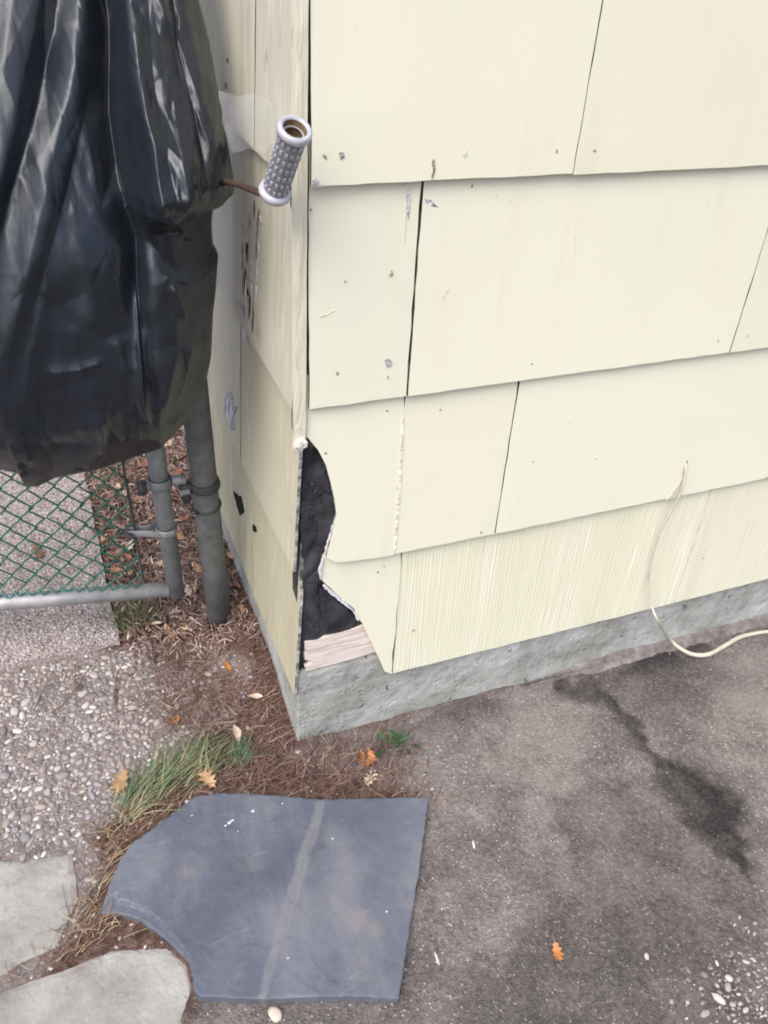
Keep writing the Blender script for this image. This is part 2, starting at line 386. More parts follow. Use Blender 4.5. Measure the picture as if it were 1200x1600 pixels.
m = Mat('silver_grip_knob', .38, .5, .2); m.col((.40, .415, .465)); m.col(m.mix(m.ramp(m.noise(90, 4), [(.52, 0.0), (.66, .6)]), (.40, .415, .465), (.20, .185, .165))); M_knob = m.m
m = Mat('rusty_rod', .6, .4, .4); m.col(m.ramp(m.noise(120, 4), [(.3, (.05, .035, .03)), (.7, (.14, .09, .065))])); M_rod = m.m
m = Mat('grip_bore', .7, .3); m.col(m.ramp(m.noise(120, 4), [(.3, (.10, .065, .03)), (.7, (.22, .16, .08))])); M_bore = m.m
m = Mat('cream_cable', .5, .4); m.col(m.ramp(m.noise(30, 3), [(.3, (.43, .41, .34)), (.7, (.56, .54, .46))])); M_cable = m.m
def leaf_mat(name, a, b):
    m = Mat(name, .62, .3); c = m.ramp(m.noise(45, 5, .65), [(.3, a), (.7, b)])
    m.col(c); m.bump(m.noise(90, 4), .0015); return m.m
M_leaf = {'orange': leaf_mat('orange_leaf', (.32, .12, .04), (.56, .25, .09)),
          'tan': leaf_mat('tan_leaf', (.28, .165, .085), (.50, .33, .19)),
          'pale': leaf_mat('pale_leaf', (.42, .33, .24), (.66, .55, .43)),
          'brown': leaf_mat('brown_leaf', (.10, .06, .04), (.24, .15, .10)),
          'red': leaf_mat('russet_leaf', (.20, .085, .05), (.40, .20, .13)),
          'green': leaf_mat('weed_leaf', (.025, .055, .025), (.06, .12, .05)),
          'yellow': leaf_mat('yellow_leaf', (.50, .36, .06), (.62, .48, .12))}
m = Mat('twig_bark', .8, .2); m.col(m.ramp(m.noise(1, 5, .6, m.scale(90, 90, 90)), [(.3, (.12, .08, .065)), (.7, (.30, .22, .19))])); M_twig = m.m
def haze_mat():
    m = Mat('clear_haze', .35, .5); m.col((.72, .74, .78)); m.b.inputs['Alpha'].default_value = .13  # see-through pale colour that stands in for a haze by the grip
    m.bump(m.noise(40, 4), .004); return m.m
M_haze = haze_mat()

# ------------------------------------------------------------------ ground
def stretch(lo, hi, step, far):
    a = list(np.arange(lo, hi+1e-9, step)); d = step
    q = hi
    while q < far: d *= 1.5; q += d; a.append(q)
    d = step; q = lo; pre = []
    while q > -far: d *= 1.5; q -= d; pre.append(q)
    return np.array(pre[::-1]+a)
gxs = stretch(-.78, 1.32, .0055, 60); gys = stretch(-.95, 1.3, .0055, 60)
GX, GY = np.meshgrid(gxs, gys)
wob = lambda X, Y, a=.03, s=14: (X+a*(fbm(X*s, Y*s, 4)-.47)*2, Y+a*(fbm(X*s+40, Y*s+9, 4)-.47)*2)
P_drive = G2([(440, 1180), (474, 1160), (1300, 925), (2200, 900), (2200, 2600), (200, 2600), (285, 1620), (300, 1560), (640, 1400), (650, 1255), (560, 1215), (480, 1200)])
P_grav = G2([(-400, 1150), (0, 1050), (190, 1012), (330, 1020), (385, 1070), (360, 1130), (250, 1200), (180, 1265), (130, 1318), (0, 1325), (-400, 1400)])
FL1 = [(-260, 1352), (-60, 1338), (40, 1346), (112, 1332), (122, 1404), (86, 1479), (42, 1499), (0, 1524), (-120, 1560), (-260, 1590)]
FL2 = [(-260, 1680), (0, 1550), (118, 1508), (172, 1486), (262, 1480), (294, 1508), (298, 1548), (284, 1590), (288, 1660), (285, 1780), (-260, 1900)]
P_mort = G2([(-400, 1290), (0, 1300), (130, 1310), (150, 1350), (125, 1450), (60, 1530), (0, 1570), (-400, 1600)])
P_light = G2([(590, 1170), (760, 1130), (760, 1300), (690, 1420), (650, 1400)])
P_stain = [G2([(880, 1070), (915, 1075), (940, 1080), (955, 1105), (985, 1130), (1010, 1165)]), G2([(1010, 1165), (1045, 1200), (1080, 1235), (1110, 1265), (1140, 1310), (1180, 1360)])]
P_walkedge = (-0.279, 0.352)
def zones(X, Y):
    wx, wy = wob(X, Y)
    drive = sm(-.02, .02, sdist(wx, wy, P_drive))
    grav = np.maximum(sm(-.02, .02, sdist(wx, wy, P_grav)), .8*sm(-.02, .02, sdist(wx, wy, P_mort)))*(1-drive)
    soil = np.clip(1-drive-grav, 0, 1)
    wx, wy = wob(X, Y, .038, 26)
    d1 = seg_dist(wx, wy, P_stain[0]); d2 = seg_dist(wx, wy, P_stain[1])
    # the spill widens towards the middle of its second stretch
    a = np.array(P_stain[1][0]); b = np.array(P_stain[1][-1]); t = np.clip(((X-a[0])*(b-a)[0]+(Y-a[1])*(b-a)[1])/((b-a) @ (b-a)), 0, 1)
    w2 = .020+.070*np.sin(np.pi*np.clip(t*1.02, 0, 1))**1.6
    st = np.maximum(sm(.030, .006, d1)*.88, sm(1.2, .3, d2/w2)*.97)
    b0 = np.array(G(915, 1080)[:2]); st = np.maximum(st, sm(.075, .006, np.hypot((wx-b0[0])*.8, (wy-b0[1])*1.5))*.9)
    damp = sm(.50, .66, fbm(X*3.6+1.3, Y*3.6+4.2, 5))*.42*drive+sm(.07, .0, np.abs(Y+.015))*sm(.34, .52, fbm(X*9, Y*14+3, 4))*.5*drive*sm(.0, .12, X)
    st = np.maximum(st, damp)*(.80+.20*sm(.30, .55, fbm(X*28+3, Y*28+8, 4)))
    return soil, grav, st, drive
soil, grav, stain, drive = zones(GX, GY)
GZ = .004*(fbm(GX*9, GY*9, 4)-.47)*2*drive + .0022*(fbm(GX*60, GY*60, 3)-.44)*2
GZ += soil*(.012*(fbm(GX*16+3, GY*16, 4)-.45)+.004)
GZ += soil*sm(.16, 0, np.abs(GX+.02))*sm(-.02, .22, GY)*.055          # litter banked against the side wall
P_FL = [G2(FL1, .005), G2(FL2, .005)]
for q_ in P_FL: GZ -= .014*sm(.0, .012, sdist(GX, GY, q_))
fadeout = sm(2.2, 1.4, np.hypot(GX-.2, GY))
GZ = GZ*fadeout
def gz(x, y):
    s_, g_, t_, d_ = zones(np.array([x]), np.array([y]))
    z = .004*(fbm(x*9, y*9, 4)-.47)*2*d_[0]+.0022*(fbm(x*60, y*60, 3)-.44)*2
    z += s_[0]*(.012*(fbm(x*16+3, y*16, 4)-.45)+.004)+s_[0]*sm(.16, 0, abs(x+.02))*sm(-.02, .22, y)*.055
    return float(z)
def gz_arr(X, Y):
    s_, g_, t_, d_ = zones(X, Y)
    return .004*(fbm(X*9, Y*9, 4)-.47)*2*d_+.0022*(fbm(X*60, Y*60, 3)-.44)*2+s_*(.012*(fbm(X*16+3, Y*16, 4)-.45)+.004)+s_*sm(.16, 0, np.abs(X+.02))*sm(-.02, .22, Y)*.055
ny, nx = GX.shape
V = np.stack([GX, GY, GZ], -1).reshape(-1, 3)
idx = np.arange(ny*nx).reshape(ny, nx)
Fq = np.stack([idx[:-1, :-1], idx[:-1, 1:], idx[1:, 1:], idx[1:, :-1]], -1).reshape(-1, 4)
def fast_mesh(name, V, Fq, mat, cols=None, parent=None, smooth=True):
    me = bpy.data.meshes.new(name); n = len(V); k = Fq.shape[1]
    me.vertices.add(n); me.vertices.foreach_set('co', np.asarray(V, np.float32).ravel())
    me.loops.add(Fq.size); me.loops.foreach_set('vertex_index', Fq.astype(np.int32).ravel())
    me.polygons.add(len(Fq)); me.polygons.foreach_set('loop_start', np.arange(0, Fq.size, k, dtype=np.int32))
    me.polygons.foreach_set('loop_total', np.full(len(Fq), k, np.int32))
    me.polygons.foreach_set('use_smooth', np.full(len(Fq), smooth, bool))
    me.materials.append(mat); me.update(calc_edges=True); me.validate()
    if cols is not None:
        at = me.color_attributes.new('Col', 'FLOAT_COLOR', 'POINT'); c = np.ones((n, 4), np.float32); c[:, :3] = cols
        at.data.foreach_set('color', c.ravel())
    o = bpy.data.objects.new(name, me); COL.objects.link(o)
    if parent: o.parent = parent
    return o
ground = fast_mesh('ground', V, Fq, M_ground, np.stack([soil, grav, stain], -1).reshape(-1, 3))
tag(ground, kind='structure')

# concrete walk beyond the gate: a slab with a worn edge
wp = rough_edge([(-3.0, .352), (-.279, .356), (-.290, 1.0), (-.30, 6.0), (-3.0, 6.0)], .05, .003, 3)
def wz(a, b):
    e = np.minimum(np.minimum(b-.352, -.279-a), .03)
    return .020+.0025*(fbm(a*12, b*12, 3)-.45)-.006*sm(.012, 0, e)
walk = plate('concrete_walk', wp, 0, lambda a, b: (a, b, wz(a, b)), lambda a, b: (a, b, 0*a-.05), M_walk)
tag(walk, kind='structure')

# ------------------------------------------------------------------ pebbles set in the mortar
def ico():
    t = (1+5**.5)/2
    v = [(-1, t, 0), (1, t, 0), (-1, -t, 0), (1, -t, 0), (0, -1, t), (0, 1, t), (0, -1, -t), (0, 1, -t), (t, 0, -1), (t, 0, 1), (-t, 0, -1), (-t, 0, 1)]
    f = [(0, 11, 5), (0, 5, 1), (0, 1, 7), (0, 7, 10), (0, 10, 11), (1, 5, 9), (5, 11, 4), (11, 10, 2), (10, 7, 6), (7, 1, 8), (3, 9, 4), (3, 4, 2), (3, 2, 6), (3, 6, 8), (3, 8, 9), (4, 9, 5), (2, 4, 11), (6, 2, 10), (8, 6, 7), (9, 8, 1)]
    v = [np.array(q)/np.linalg.norm(q) for q in v]
    c = {}
    def mid(a, b):
        k = (min(a, b), max(a, b))
        if k not in c:
            q = v[a]+v[b]; v.append(q/np.linalg.norm(q)); c[k] = len(v)-1
        return c[k]
    g = []
    for a, b, d in f:
        ab, bd, da = mid(a, b), mid(b, d), mid(d, a); g += [(a, ab, da), (b, bd, ab), (d, da, bd), (ab, bd, da)]
    return np.array(v), np.array(f), np.array(g)
IV, IF0, IF1 = ico(); IV0 = IV[:12]
PCOL = [(.50, .47, .46), (.62, .60, .59), (.40, .355, .34), (.44, .375, .345), (.28, .25, .245), (.53, .47, .43), (.33, .32, .345), (.22, .19, .185), (.68, .665, .66), (.42, .39, .385), (.36, .32, .31), (.30, .27, .265)]
def stones(name, X, Y, Z, R, mat, hi=True, parent=None, sink=.46, pal=PCOL, bright=1.0):
    n = len(X); base = IV if hi else IV0; fa = IF1 if hi else IF0; k = len(base)
    ax = RNG.uniform(.85, 1.5, n); ay = RNG.uniform(.6, .95, n); az = RNG.uniform(.32, .58, n); th = RNG.uniform(0, np.pi, n)
    J = 1+RNG.uniform(-.13, .13, (n, k, 1))
    P = base[None]*J*np.stack([ax, ay, az], -1)[:, None, :]*R[:, None, None]
    c, s = np.cos(th)[:, None], np.sin(th)[:, None]
    Q = np.stack([P[..., 0]*c-P[..., 1]*s+X[:, None], P[..., 0]*s+P[..., 1]*c+Y[:, None], P[..., 2]+Z[:, None]+(R*az*(1-2*sink))[:, None]], -1)
    cc = np.array(pal)[RNG.integers(0, len(pal), n)]*RNG.uniform(.66, 1.06, (n, 1))*bright
    F = (fa[None]+(np.arange(n)*k)[:, None, None]).reshape(-1, 3)
    return fast_mesh(name, Q.reshape(-1, 3), F, mat, np.repeat(cc, k, 0), parent)
def scatter(n, box, dens, minr=None):
    out = []
    X = RNG.uniform(box[0], box[1], n); Y = RNG.uniform(box[2], box[3], n)
    return X, Y, RNG.random(n) < dens(X, Y)
def poisson(X, Y, R, k=1.0):
    """drop stones that overlap an earlier one"""
    cell = {}; keep = []; h = .03
    for i in range(len(X)):
        cx, cy = int(X[i]//h), int(Y[i]//h); ok = True
        for a in (-1, 0, 1):
            for b in (-1, 0, 1):
                for j in cell.get((cx+a, cy+b), ()):
                    if (X[i]-X[j])**2+(Y[i]-Y[j])**2 < ((R[i]+R[j])*k)**2: ok = False; break
                if not ok: break
            if not ok: break
        if ok: cell.setdefault((cx, cy), []).append(i); keep.append(i)
    return np.array(keep)
gravbase = thing('pebble_paving', None, None); tag(gravbase, kind='structure')
def gdens(X, Y):
    s_, g_, t_, d_ = zones(X, Y)
    g_ = sm(-.02, .02, sdist(*wob(X, Y), P_grav))+.12*g_
    return np.clip(g_*1.1+s_*.04*sm(.5, .1, np.hypot(X+.25, Y-.1)), 0, 1)*(1-sm(-.12, -.02, X)*.8)
n = 36000
X = RNG.uniform(-.85, .02, n); Y = RNG.uniform(-.35, .352, n); fl_ = np.zeros(n, bool)
for q_ in P_FL: fl_ |= inside(X, Y, q_)
ok = (RNG.random(n) < gdens(X, Y)) & ~fl_; X, Y = X[ok], Y[ok]
R = np.sort(np.clip(RNG.lognormal(math.log(.0027), .42, len(X)), .0014, .0090))[::-1]
kp = poisson(X, Y, R, .92); X, Y, R = X[kp], Y[kp], R[kp]
inview = (X > -.56)
big = np.where(inview)[0][:280]
mask = np.ones(len(X), bool); mask[big] = False
stones('small_pebbles', X[mask], Y[mask], gz_arr(X[mask], Y[mask]), R[mask], M_pebble, True, gravbase)['kind'] = 'stuff'
protos = []
for k in range(24):
    o = stones('pebble', np.array([0.]), np.array([0.]), np.array([0.]), np.array([1.0]), M_pebble, True, gravbase, bright=1.12)
    protos.append(o)
for j, i in enumerate(big):
    o = protos[j] if j < len(protos) else protos[j % len(protos)].copy()
    if j >= len(protos): COL.objects.link(o); o.parent = gravbase
    o.location = (X[i], Y[i], gz(X[i], Y[i])); o.scale = (R[i],)*3; o.rotation_euler = (RNG.uniform(-.15, .15), RNG.uniform(-.15, .15), RNG.uniform(0, 6.28))
# fine exposed stones of the walk
n = 7000; X = RNG.uniform(-.85, -.285, n); Y = RNG.uniform(.358, 1.15, n); R = RNG.uniform(.0016, .0036, n); kp = poisson(X, Y, R, .95); X, Y, R = X[kp], Y[kp], R[kp]
stones('exposed_pebbles', X, Y, wz(X, Y), R, M_pebble, False, walk, sink=.36, bright=.95)['kind'] = 'stuff'
# grit on the driveway
n = 5200; X = RNG.uniform(-.3, 1.2, n); Y = RNG.uniform(-.8, .0, n); s_, g_, t_, d_ = zones(X, Y)
ok = RNG.random(n) < d_*(.03+.30*sm(.45, .75, fbm(X*5, Y*5, 3))+.5*sm(-.03, .04, sdist(X, Y, P_light)))*(1-.85*t_); X, Y = X[ok], Y[ok]
ok = Y < -.02; X, Y = X[ok], Y[ok]
R = np.clip(RNG.lognormal(math.log(.0016), .42, len(X)), .0008, .005)
tag(stones('driveway_grit', X, Y, gz_arr(X, Y), R, M_pebble, False, None, sink=.2, bright=.8), 'fine pale grit scattered over the brown driveway', 'grit', kind='stuff')
# coarse patch at the lower right corner of the picture
c = G(1190, 1570); X = c[0]+RNG.normal(0.01, .06, 700); Y = c[1]+RNG.normal(-.02, .05, 700); R = np.clip(RNG.lognormal(math.log(.0026), .4, 700), .001, .007)
kp = poisson(X, Y, R, .9); X, Y, R = X[kp], Y[kp], R[kp]
tag(stones('gravel_patch', X, Y, gz_arr(X, Y), R, M_pebble, True, None, sink=.2), 'loose pinkish gravel at the lower right corner of the driveway', 'gravel', kind='stuff')
for (px, py, r, cc, lab) in [(740, 1320, .0052, (.72, .71, .69), 'white stone chip on the driveway right of the slate slab, above the small white splinter'),
        (683, 1498, .0050, (.60, .60, .64), 'narrow whitish splinter beside the right edge of the slate slab'),
        (1122, 1562, .0085, (.72, .68, .64), 'round white pebble at the edge of the pinkish gravel patch'),
        (1010, 1495, .0042, (.70, .68, .66), 'small white stone on the driveway right of the orange leaf'),
        (430, 1585, .0105, (.62, .53, .44), 'tan stone lying just below the bottom edge of the slate slab'),
        (468, 1178, .0090, (.56, .54, .54), 'pale grey stone against the foot of the concrete corner')]:
    q = G(px, py); o = stones('stone', np.array([0.]), np.array([0.]), np.array([0.]), np.array([r]), M_pebble, True, None, .12, [cc])
    o.location = (q[0], q[1], gz(q[0], q[1])); o.rotation_euler = (0, 0, random.uniform(0, 3)); tag(o, lab, 'stone')
    if 'splinter' in lab: o.scale = (.6, 1.7, .8); o.rotation_euler = (0, 0, -.2)

# ------------------------------------------------------------------ flagstones
flagbase = thing('flagstone_paving', None, None); tag(flagbase, kind='structure')
def flag(poly, seed, h=.005):
    P = rough_edge(G2(poly, h), .010, .0012, seed); A = P
    def top(a, b):
        e = sdist(a, b, A)
        return a, b, h+.003*(fbm(a*14+seed, b*14, 4)-.45)+gz_arr(a, b)*.0-.0022*sm(.004, 0, e)+.0015*(fbm(a*60, b*60, 3)-.45)
    return plate('flagstone', P, .008, top, lambda a, b: (a, b, 0*a-.02), M_flag, flagbase, smooth=False)
flag(FL1, 1)
flag(FL2, 2)

# ------------------------------------------------------------------ house
house = thing('house', 'corner of a house clad in large cream painted shingles with a broken corner', 'house')
H4, E = 0.1426, 0.2917
ROW = [H4+i*E for i in range(7)]                       # z of each course's lower edge
LAP = .045
FZ = .012                                               # face of the felt and sheathing behind the shingles
bm = MB(); bm.box((.002, FZ+.004, .19), (4.2, FZ+.03, 2.47)); front = bm.build('front_wall', M_tar, house)
bm = MB(); bm.box((.009, FZ+.034, .19), (.034, 4.2, 2.47)); side = bm.build('side_wall', M_tar, house)
TH = -.016
bm = MB(); bm.add([(-.3, -.3, 2.48), (4.5, -.3, 2.48), (4.5, 4.5, 2.48), (-.3, 4.5, 2.48), (-.3, -.3, 2.62), (4.5, -.3, 2.62), (4.5, 4.5, 2.62), (-.3, 4.5, 2.62), (2.1, 2.1, 3.7)],
       [(3, 2, 1, 0), (0, 1, 5, 4), (1, 2, 6, 5), (2, 3, 7, 6), (3, 0, 4, 7), (4, 5, 8), (5, 6, 8), (6, 7, 8), (7, 4, 8)])
m = Mat('added_roof_grey', .9, .2); m.col(m.ramp(m.noise(12, 4), [(.3, (.07, .07, .07)), (.7, (.13, .13, .13))])); bm.build('added_roof', m.m, house)  # roof out of view, added so its eaves block the high sky
def f_y(z, z0):                                         # outer face of a front shingle, y
    return -.0038+.0122*(z-z0)/(E+LAP)
def tint(o, r, lo=.955, warm=.0):
    t = r.uniform(lo, 1.0); o.color = (t, t, t*(1-warm), 1)
    return o
def front_shingle(poly, z0, mat, seed, step=0, lift=None, rough=.0007, edge=None):
    P = rough_edge(poly, .025, rough, seed)
    r = random.Random(seed); tw = r.uniform(-.001, .001); dx = r.uniform(-.0007, .0007)
    def top(a, b):
        y = f_y(b, z0)+dx+tw*(a-np.mean(a))/.3
        if lift is not None: y = y-lift(a, b)
        return a, y, b
    def bot(a, b):
        q = top(a, b); return a, q[1]+.0048, b
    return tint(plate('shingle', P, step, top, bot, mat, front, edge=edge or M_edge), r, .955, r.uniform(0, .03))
def seam(pts): return float(np.mean([Fw(*q)[0] for q in pts]))
x893 = seam([(893, 265), (945, 0)]); x650 = seam([(662, 290), (635, 620)]); x1137 = seam([(1137, 548), (1200, 365)])
x625 = seam([(631, 660), (616, 860)]); x772 = seam([(803, 655), (772, 830)]); x613 = seam([(630, 860), (613, 1040)]); x1054 = seam([(1054, 935), (1062, 905)])
gap = .0013
THIN = None
def gp_(x): return .0003 if min(abs(x-x1054), abs(x-x625)) < 1e-4 else .0007 if min(abs(x-q) for q in (x772, x893, x1137)) < 1e-4 else .0015
def course(k, seams, mats, skip_first=False):
    z0 = ROW[k]; sd = k*20
    for i, (a, b) in enumerate(zip(seams[:-1], seams[1:])):
        if skip_first and i == 0: continue
        lo = z0+random.uniform(-.0012, .0012)
        front_shingle([(a+gp_(a), lo), (b-gp_(b), lo+random.uniform(-.001, .001)), (b-gp_(b), z0+E+LAP), (a+gp_(a), z0+E+LAP)], z0, mats[min(i, len(mats)-1)], sd+i)
X0 = .0125
course(0, [X0, x613, x1054, x1054+.61, x1054+1.22, x1054+1.83, x1054+2.44, 4.2], [M_paint, M_comb], True)
course(1, [X0, x625, x772, x772+.61, x772+1.22, x772+1.83, x772+2.44, 4.2], [M_paint], True)
course(2, [X0, x650, x1137, x1137+.61, x1137+1.22, x1137+1.83, 4.2], [M_paint])
course(3, [X0, x893, x893+.61, x893+1.22, x893+1.83, 4.2], [M_paint])
course(4, [X0, x650, x1137, x1137+.61, x1137+1.22, x1137+1.83, 4.2], [M_paint])
course(5, [X0, x893, x893+.61, x893+1.22, x893+1.83, 4.2], [M_paint])
course(6, [X0, x650, x1137, x1137+.61, x1137+1.22, x1137+1.83, 4.2], [M_paint])
# the two broken shingles
z0 = ROW[1]
brk = F2([(524, 877), (509, 869), (515, 845), (521, 822), (525, 804), (523, 780), (518, 755), (510, 728), (499, 705), (484, 688)])
front_shingle(brk+[(X0, brk[-1][1]+.004), (X0, z0+E+LAP), (x625-.0003, z0+E+LAP), (x625-.0003, z0)], z0, M_paint, 51, 0, None, .0024, M_break)['label'] = 'cream shingle with its left side broken away in a curve'
z0 = ROW[0]
brk0 = F2([(600, 1046), (592, 1030), (584, 1012), (575, 992), (566, 974), (553, 952), (535, 938), (518, 922), (502, 908), (500, 893), (506, 872), (514, 858)])
brk0 = [(a, b+.0) for a, b in brk0]
front_shingle(brk0+[(brk0[-1][0], z0+E+LAP), (x613-gap, z0+E+LAP), (x613-gap, z0)], z0, M_paint, 52, 0, None, .0024, M_break)['label'] = 'cream shingle broken off in a slant at the corner'
# raw pale fracture faces left along the break
def fracture(pts, wdt, seed, y0):
    c = F2(pts); P = []
    for i, q in enumerate(c):
        P.append(q)
    Q = [(a-wdt*random.uniform(.4, 1.2), b-wdt*random.uniform(.2, .9)) for a, b in c[::-1]]
    return plate('broken_edge', rough_edge(P+Q, .006, .0012, seed), 0, lambda a, b: (a, y0+0*a, b), lambda a, b: (a, y0+.004+0*a, b), M_raw, front)
fracture([(508, 915), (520, 925), (537, 940), (552, 953), (562, 968)], .004, 1, .0004)
fracture([(502, 905), (501, 893), (506, 874)], .0025, 2, .0004)
fracture([(521, 822), (516, 843), (510, 862)], .002, 3, .0010)
# white filler in the old seam of the second course
fp = F2([(633, 655), (631, 700), (627, 760), (622, 810), (617, 858), (614, 858), (619, 800), (624, 740), (628, 690), (630, 655)])
plate('seam_filler', rough_edge(fp, .02, .0006, 4), 0, lambda a, b: (a, f_y(b, ROW[1])-.0008, b), lambda a, b: (a, f_y(b, ROW[1])+.003, b), M_putty, front)

# side wall shingles, seen at a slant along the gate
def side_pt(s, z, n): return (TH*s-n, s, z)
def s_of(px, py): return float(Sw(px, py)[1])
def s_n(z, z0): return .0082-.0150*(z-z0)/(E+LAP)-.0
SIDE0 = .003
def side_shingle(poly, z0, mat, seed):
    P = rough_edge(poly, .03, .0008, seed); r = random.Random(seed); dn = r.uniform(-.0012, .0012)
    def top(a, b): return TH*a-(s_n(b, z0)+dn), a, b
    def bot(a, b): return TH*a-(s_n(b, z0)+dn)+.0048, a, b
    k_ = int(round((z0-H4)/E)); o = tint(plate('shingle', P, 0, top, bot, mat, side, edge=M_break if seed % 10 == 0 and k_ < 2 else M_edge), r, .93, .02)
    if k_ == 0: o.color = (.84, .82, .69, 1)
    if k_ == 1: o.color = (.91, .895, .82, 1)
    return o
sA = s_of(345, 40); sB = s_of(370, 560); sC = s_of(374, 700); sD = s_of(360, 800)
for k, ss in {0: [.62, 1.23, 1.84, 2.45, 3.06, 4.2], 1: [.33, .94, 1.55, 2.16, 2.77, 4.2], 2: [sB, sB+.61, sB+1.22, sB+1.83, 4.2], 3: [.16, .77, 1.38, 1.99, 2.6, 4.2],
              4: [sA, sA+.61, sA+1.22, 4.2], 5: [.3, .91, 1.52, 2.13, 4.2], 6: [.6, 1.2, 1.8, 4.2]}.items():
    z0 = ROW[k]
    for i, (a, b) in enumerate(zip([SIDE0]+ss[:-1], ss)):
        a2 = a+gap if i else a
        if i == 0 and k == 0:                          # corner of the lowest one is worn and chipped at the top
            poly = [(a, z0), (b-gap, z0), (b-gap, z0+E+LAP), (.012, z0+E+LAP), (.010, z0+E-.004), (.014, z0+E-.02), (.006, z0+E-.04), (a, z0+E-.05)]
        else:
            poly = [(a2, z0), (b-gap, z0), (b-gap, z0+E+LAP), (a2, z0+E+LAP)]
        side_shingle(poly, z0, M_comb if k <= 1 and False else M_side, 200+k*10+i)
# corner strip of painted wood between the two walls, broken off above the hole
zs = Fw(470, 700)[2]
st = MB()
N = 60
pv = []
for i in range(N+1):
    z = zs+(2.47-zs)*i/N; j = .0006*math.sin(i*2.1)+.0005*math.sin(i*5.3)
    pv += [(-.0080+j*.5, .0004+j, z), (.0103+j*.6, -.0002+j, z), (.0103, .0155, z), (-.0005, .0155, z), (-.0005, .0026, z), (-.0078, .0026, z)]
ff = []
for i in range(N):
    for k in range(6): ff.append((i*6+k, i*6+(k+1) % 6, i*6+6+(k+1) % 6, i*6+6+k))
ff += [(5, 4, 3, 2, 1, 0), tuple(N*6+k for k in range(6))]
st.add(pv, ff); st.build('corner_strip', M_strip, house)
# lump of old white putty at its broken foot
def lump(name, c, r, mat, parent, sc=(1, 1, 1), seed=0):
    rr = np.random.default_rng(seed); q = IV*(1+rr.uniform(-.34, .30, (len(IV), 1)))*np.array(sc)*r+np.array(c)
    return fast_mesh(name, q, IF1, mat, None, parent, False)
a = Fw(471, 694); lump('putty_lump', (a[0]-.001, .000, a[2]), .0088, M_putty, house, (1.0, .6, 1.2), 4)
a = Fw(470, 668); lump('putty_lump', (a[0]-.002, .002, a[2]), .0070, M_strip, house, (1.0, .4, 2.0), 2)
# torn felt in the hole
def felt(poly, y0, amp, seed, name, parent, step=.008):
    P = rough_edge(poly, .012, .002, seed)
    def top(a, b):
        return a, y0-amp*(fbm(a*38+seed, b*16, 3)*1.6-.5)-amp*.8*np.abs(np.sin(a*90+3*np.sin(b*22)+seed)), b
    def bot(a, b):
        q = top(a, b); return a, q[1]+.0012, b
    return plate(name, P, step, top, bot, M_tar, parent, smooth=False)
ft = felt(F2([(470, 690), (490, 680), (540, 760), (545, 860), (600, 960), (600, 1012), (470, 1012)], .012), .0150, .0062, 3, 'torn_felt', house, .006)
felt(F2([(505, 770), (520, 775), (527, 805), (522, 835), (512, 860), (500, 858), (502, 810)], .008), .0085, .002, 5, 'felt_flap', ft, .006)
felt(F2([(497, 915), (515, 925), (545, 955), (556, 968), (545, 985), (520, 990), (502, 962)], .010), .0095, .0025, 8, 'felt_flap', ft, .006)
# bare sheathing board at the foot of the hole
bp = F2([(476, 1004), (500, 997), (530, 988), (566, 979), (586, 1018), (560, 1026), (520, 1037), (478, 1048), (476, 1041), (490, 1034), (476, 1030), (476, 1022), (482, 1018), (476, 1014)], .008)
xr_ = bp[3][0]+.06
bp2 = [bp[0], bp[1], bp[2], bp[3], (xr_, bp[3][1]+.004), (xr_, bp[4][1]-.002), bp[4]]+bp[5:]
plate('sheathing_board', rough_edge(bp2, .012, .0006, 9), .01, lambda a, b: (a, .0065+.0012*(fbm(a*60, b*200, 3)-.4), b), lambda a, b: (a, 0*a+.0155, b), M_wood, house)

# foundation: one cast block with a rough face
fx = np.concatenate([[-.001], np.arange(.005, 1.25, .005), np.linspace(1.3, 4.2, 20)]); fz = np.concatenate([np.arange(-.05, .187, .005), [.192]])
FXg, FZg = np.meshgrid(fx, fz)
FYg = .007-.0045*(fbm(FXg*22, FZg*22, 4)-.45)-.0035*(fbm(FXg*70, FZg*70, 3)-.45)+.004*sm(.62, .75, fbm(FXg*40+5, FZg*40, 2))+.008*sm(.18, .192, FZg)-.008*sm(.05, .0, FZg)*sm(.35, .6, FXg)*(fbm(FXg*8, FZg*8, 2)+.2)
FXj = FXg.copy(); FXj[:, 0] += 0
n0, n1 = FXg.shape
Vf = np.stack([FXj, FYg, FZg], -1).reshape(-1, 3).tolist(); id_ = np.arange(n0*n1).reshape(n0, n1)
Ff = np.stack([id_[:-1, :-1], id_[:-1, 1:], id_[1:, 1:], id_[1:, :-1]], -1).reshape(-1, 4).tolist()
# side face
sy = np.concatenate([np.arange(.012, 1.2, .012), np.linspace(1.3, 4.2, 18)]); SYg, SZg = np.meshgrid(sy, fz)
SXg = -.001+TH*SYg-.005*(fbm(SYg*22+9, SZg*22, 4)-.45)+.008*sm(.18, .192, SZg)
b0 = len(Vf); k0, k1 = SYg.shape; Vf += np.stack([SXg, SYg, SZg], -1).reshape(-1, 3).tolist(); is_ = np.arange(k0*k1).reshape(k0, k1)+b0
Ff += np.stack([is_[:-1, :-1], is_[1:, :-1], is_[1:, 1:], is_[:-1, 1:]], -1).reshape(-1, 4).tolist()
for i in range(n0-1): Ff.append([id_[i, 0], id_[i+1, 0], is_[i+1, 0], is_[i, 0]])
b1 = len(Vf); Vf += [(.03, .035, .1925), (4.2, .035, .1925), (.03, 4.2, .1925)]
top_f = [id_[-1, i] for i in range(n1)]
Ff += [[top_f[i], top_f[i+1], b1] for i in range(n1-1)]+[[top_f[-1], b1+1, b1]]
top_s = [is_[-1, i] for i in range(k1)]
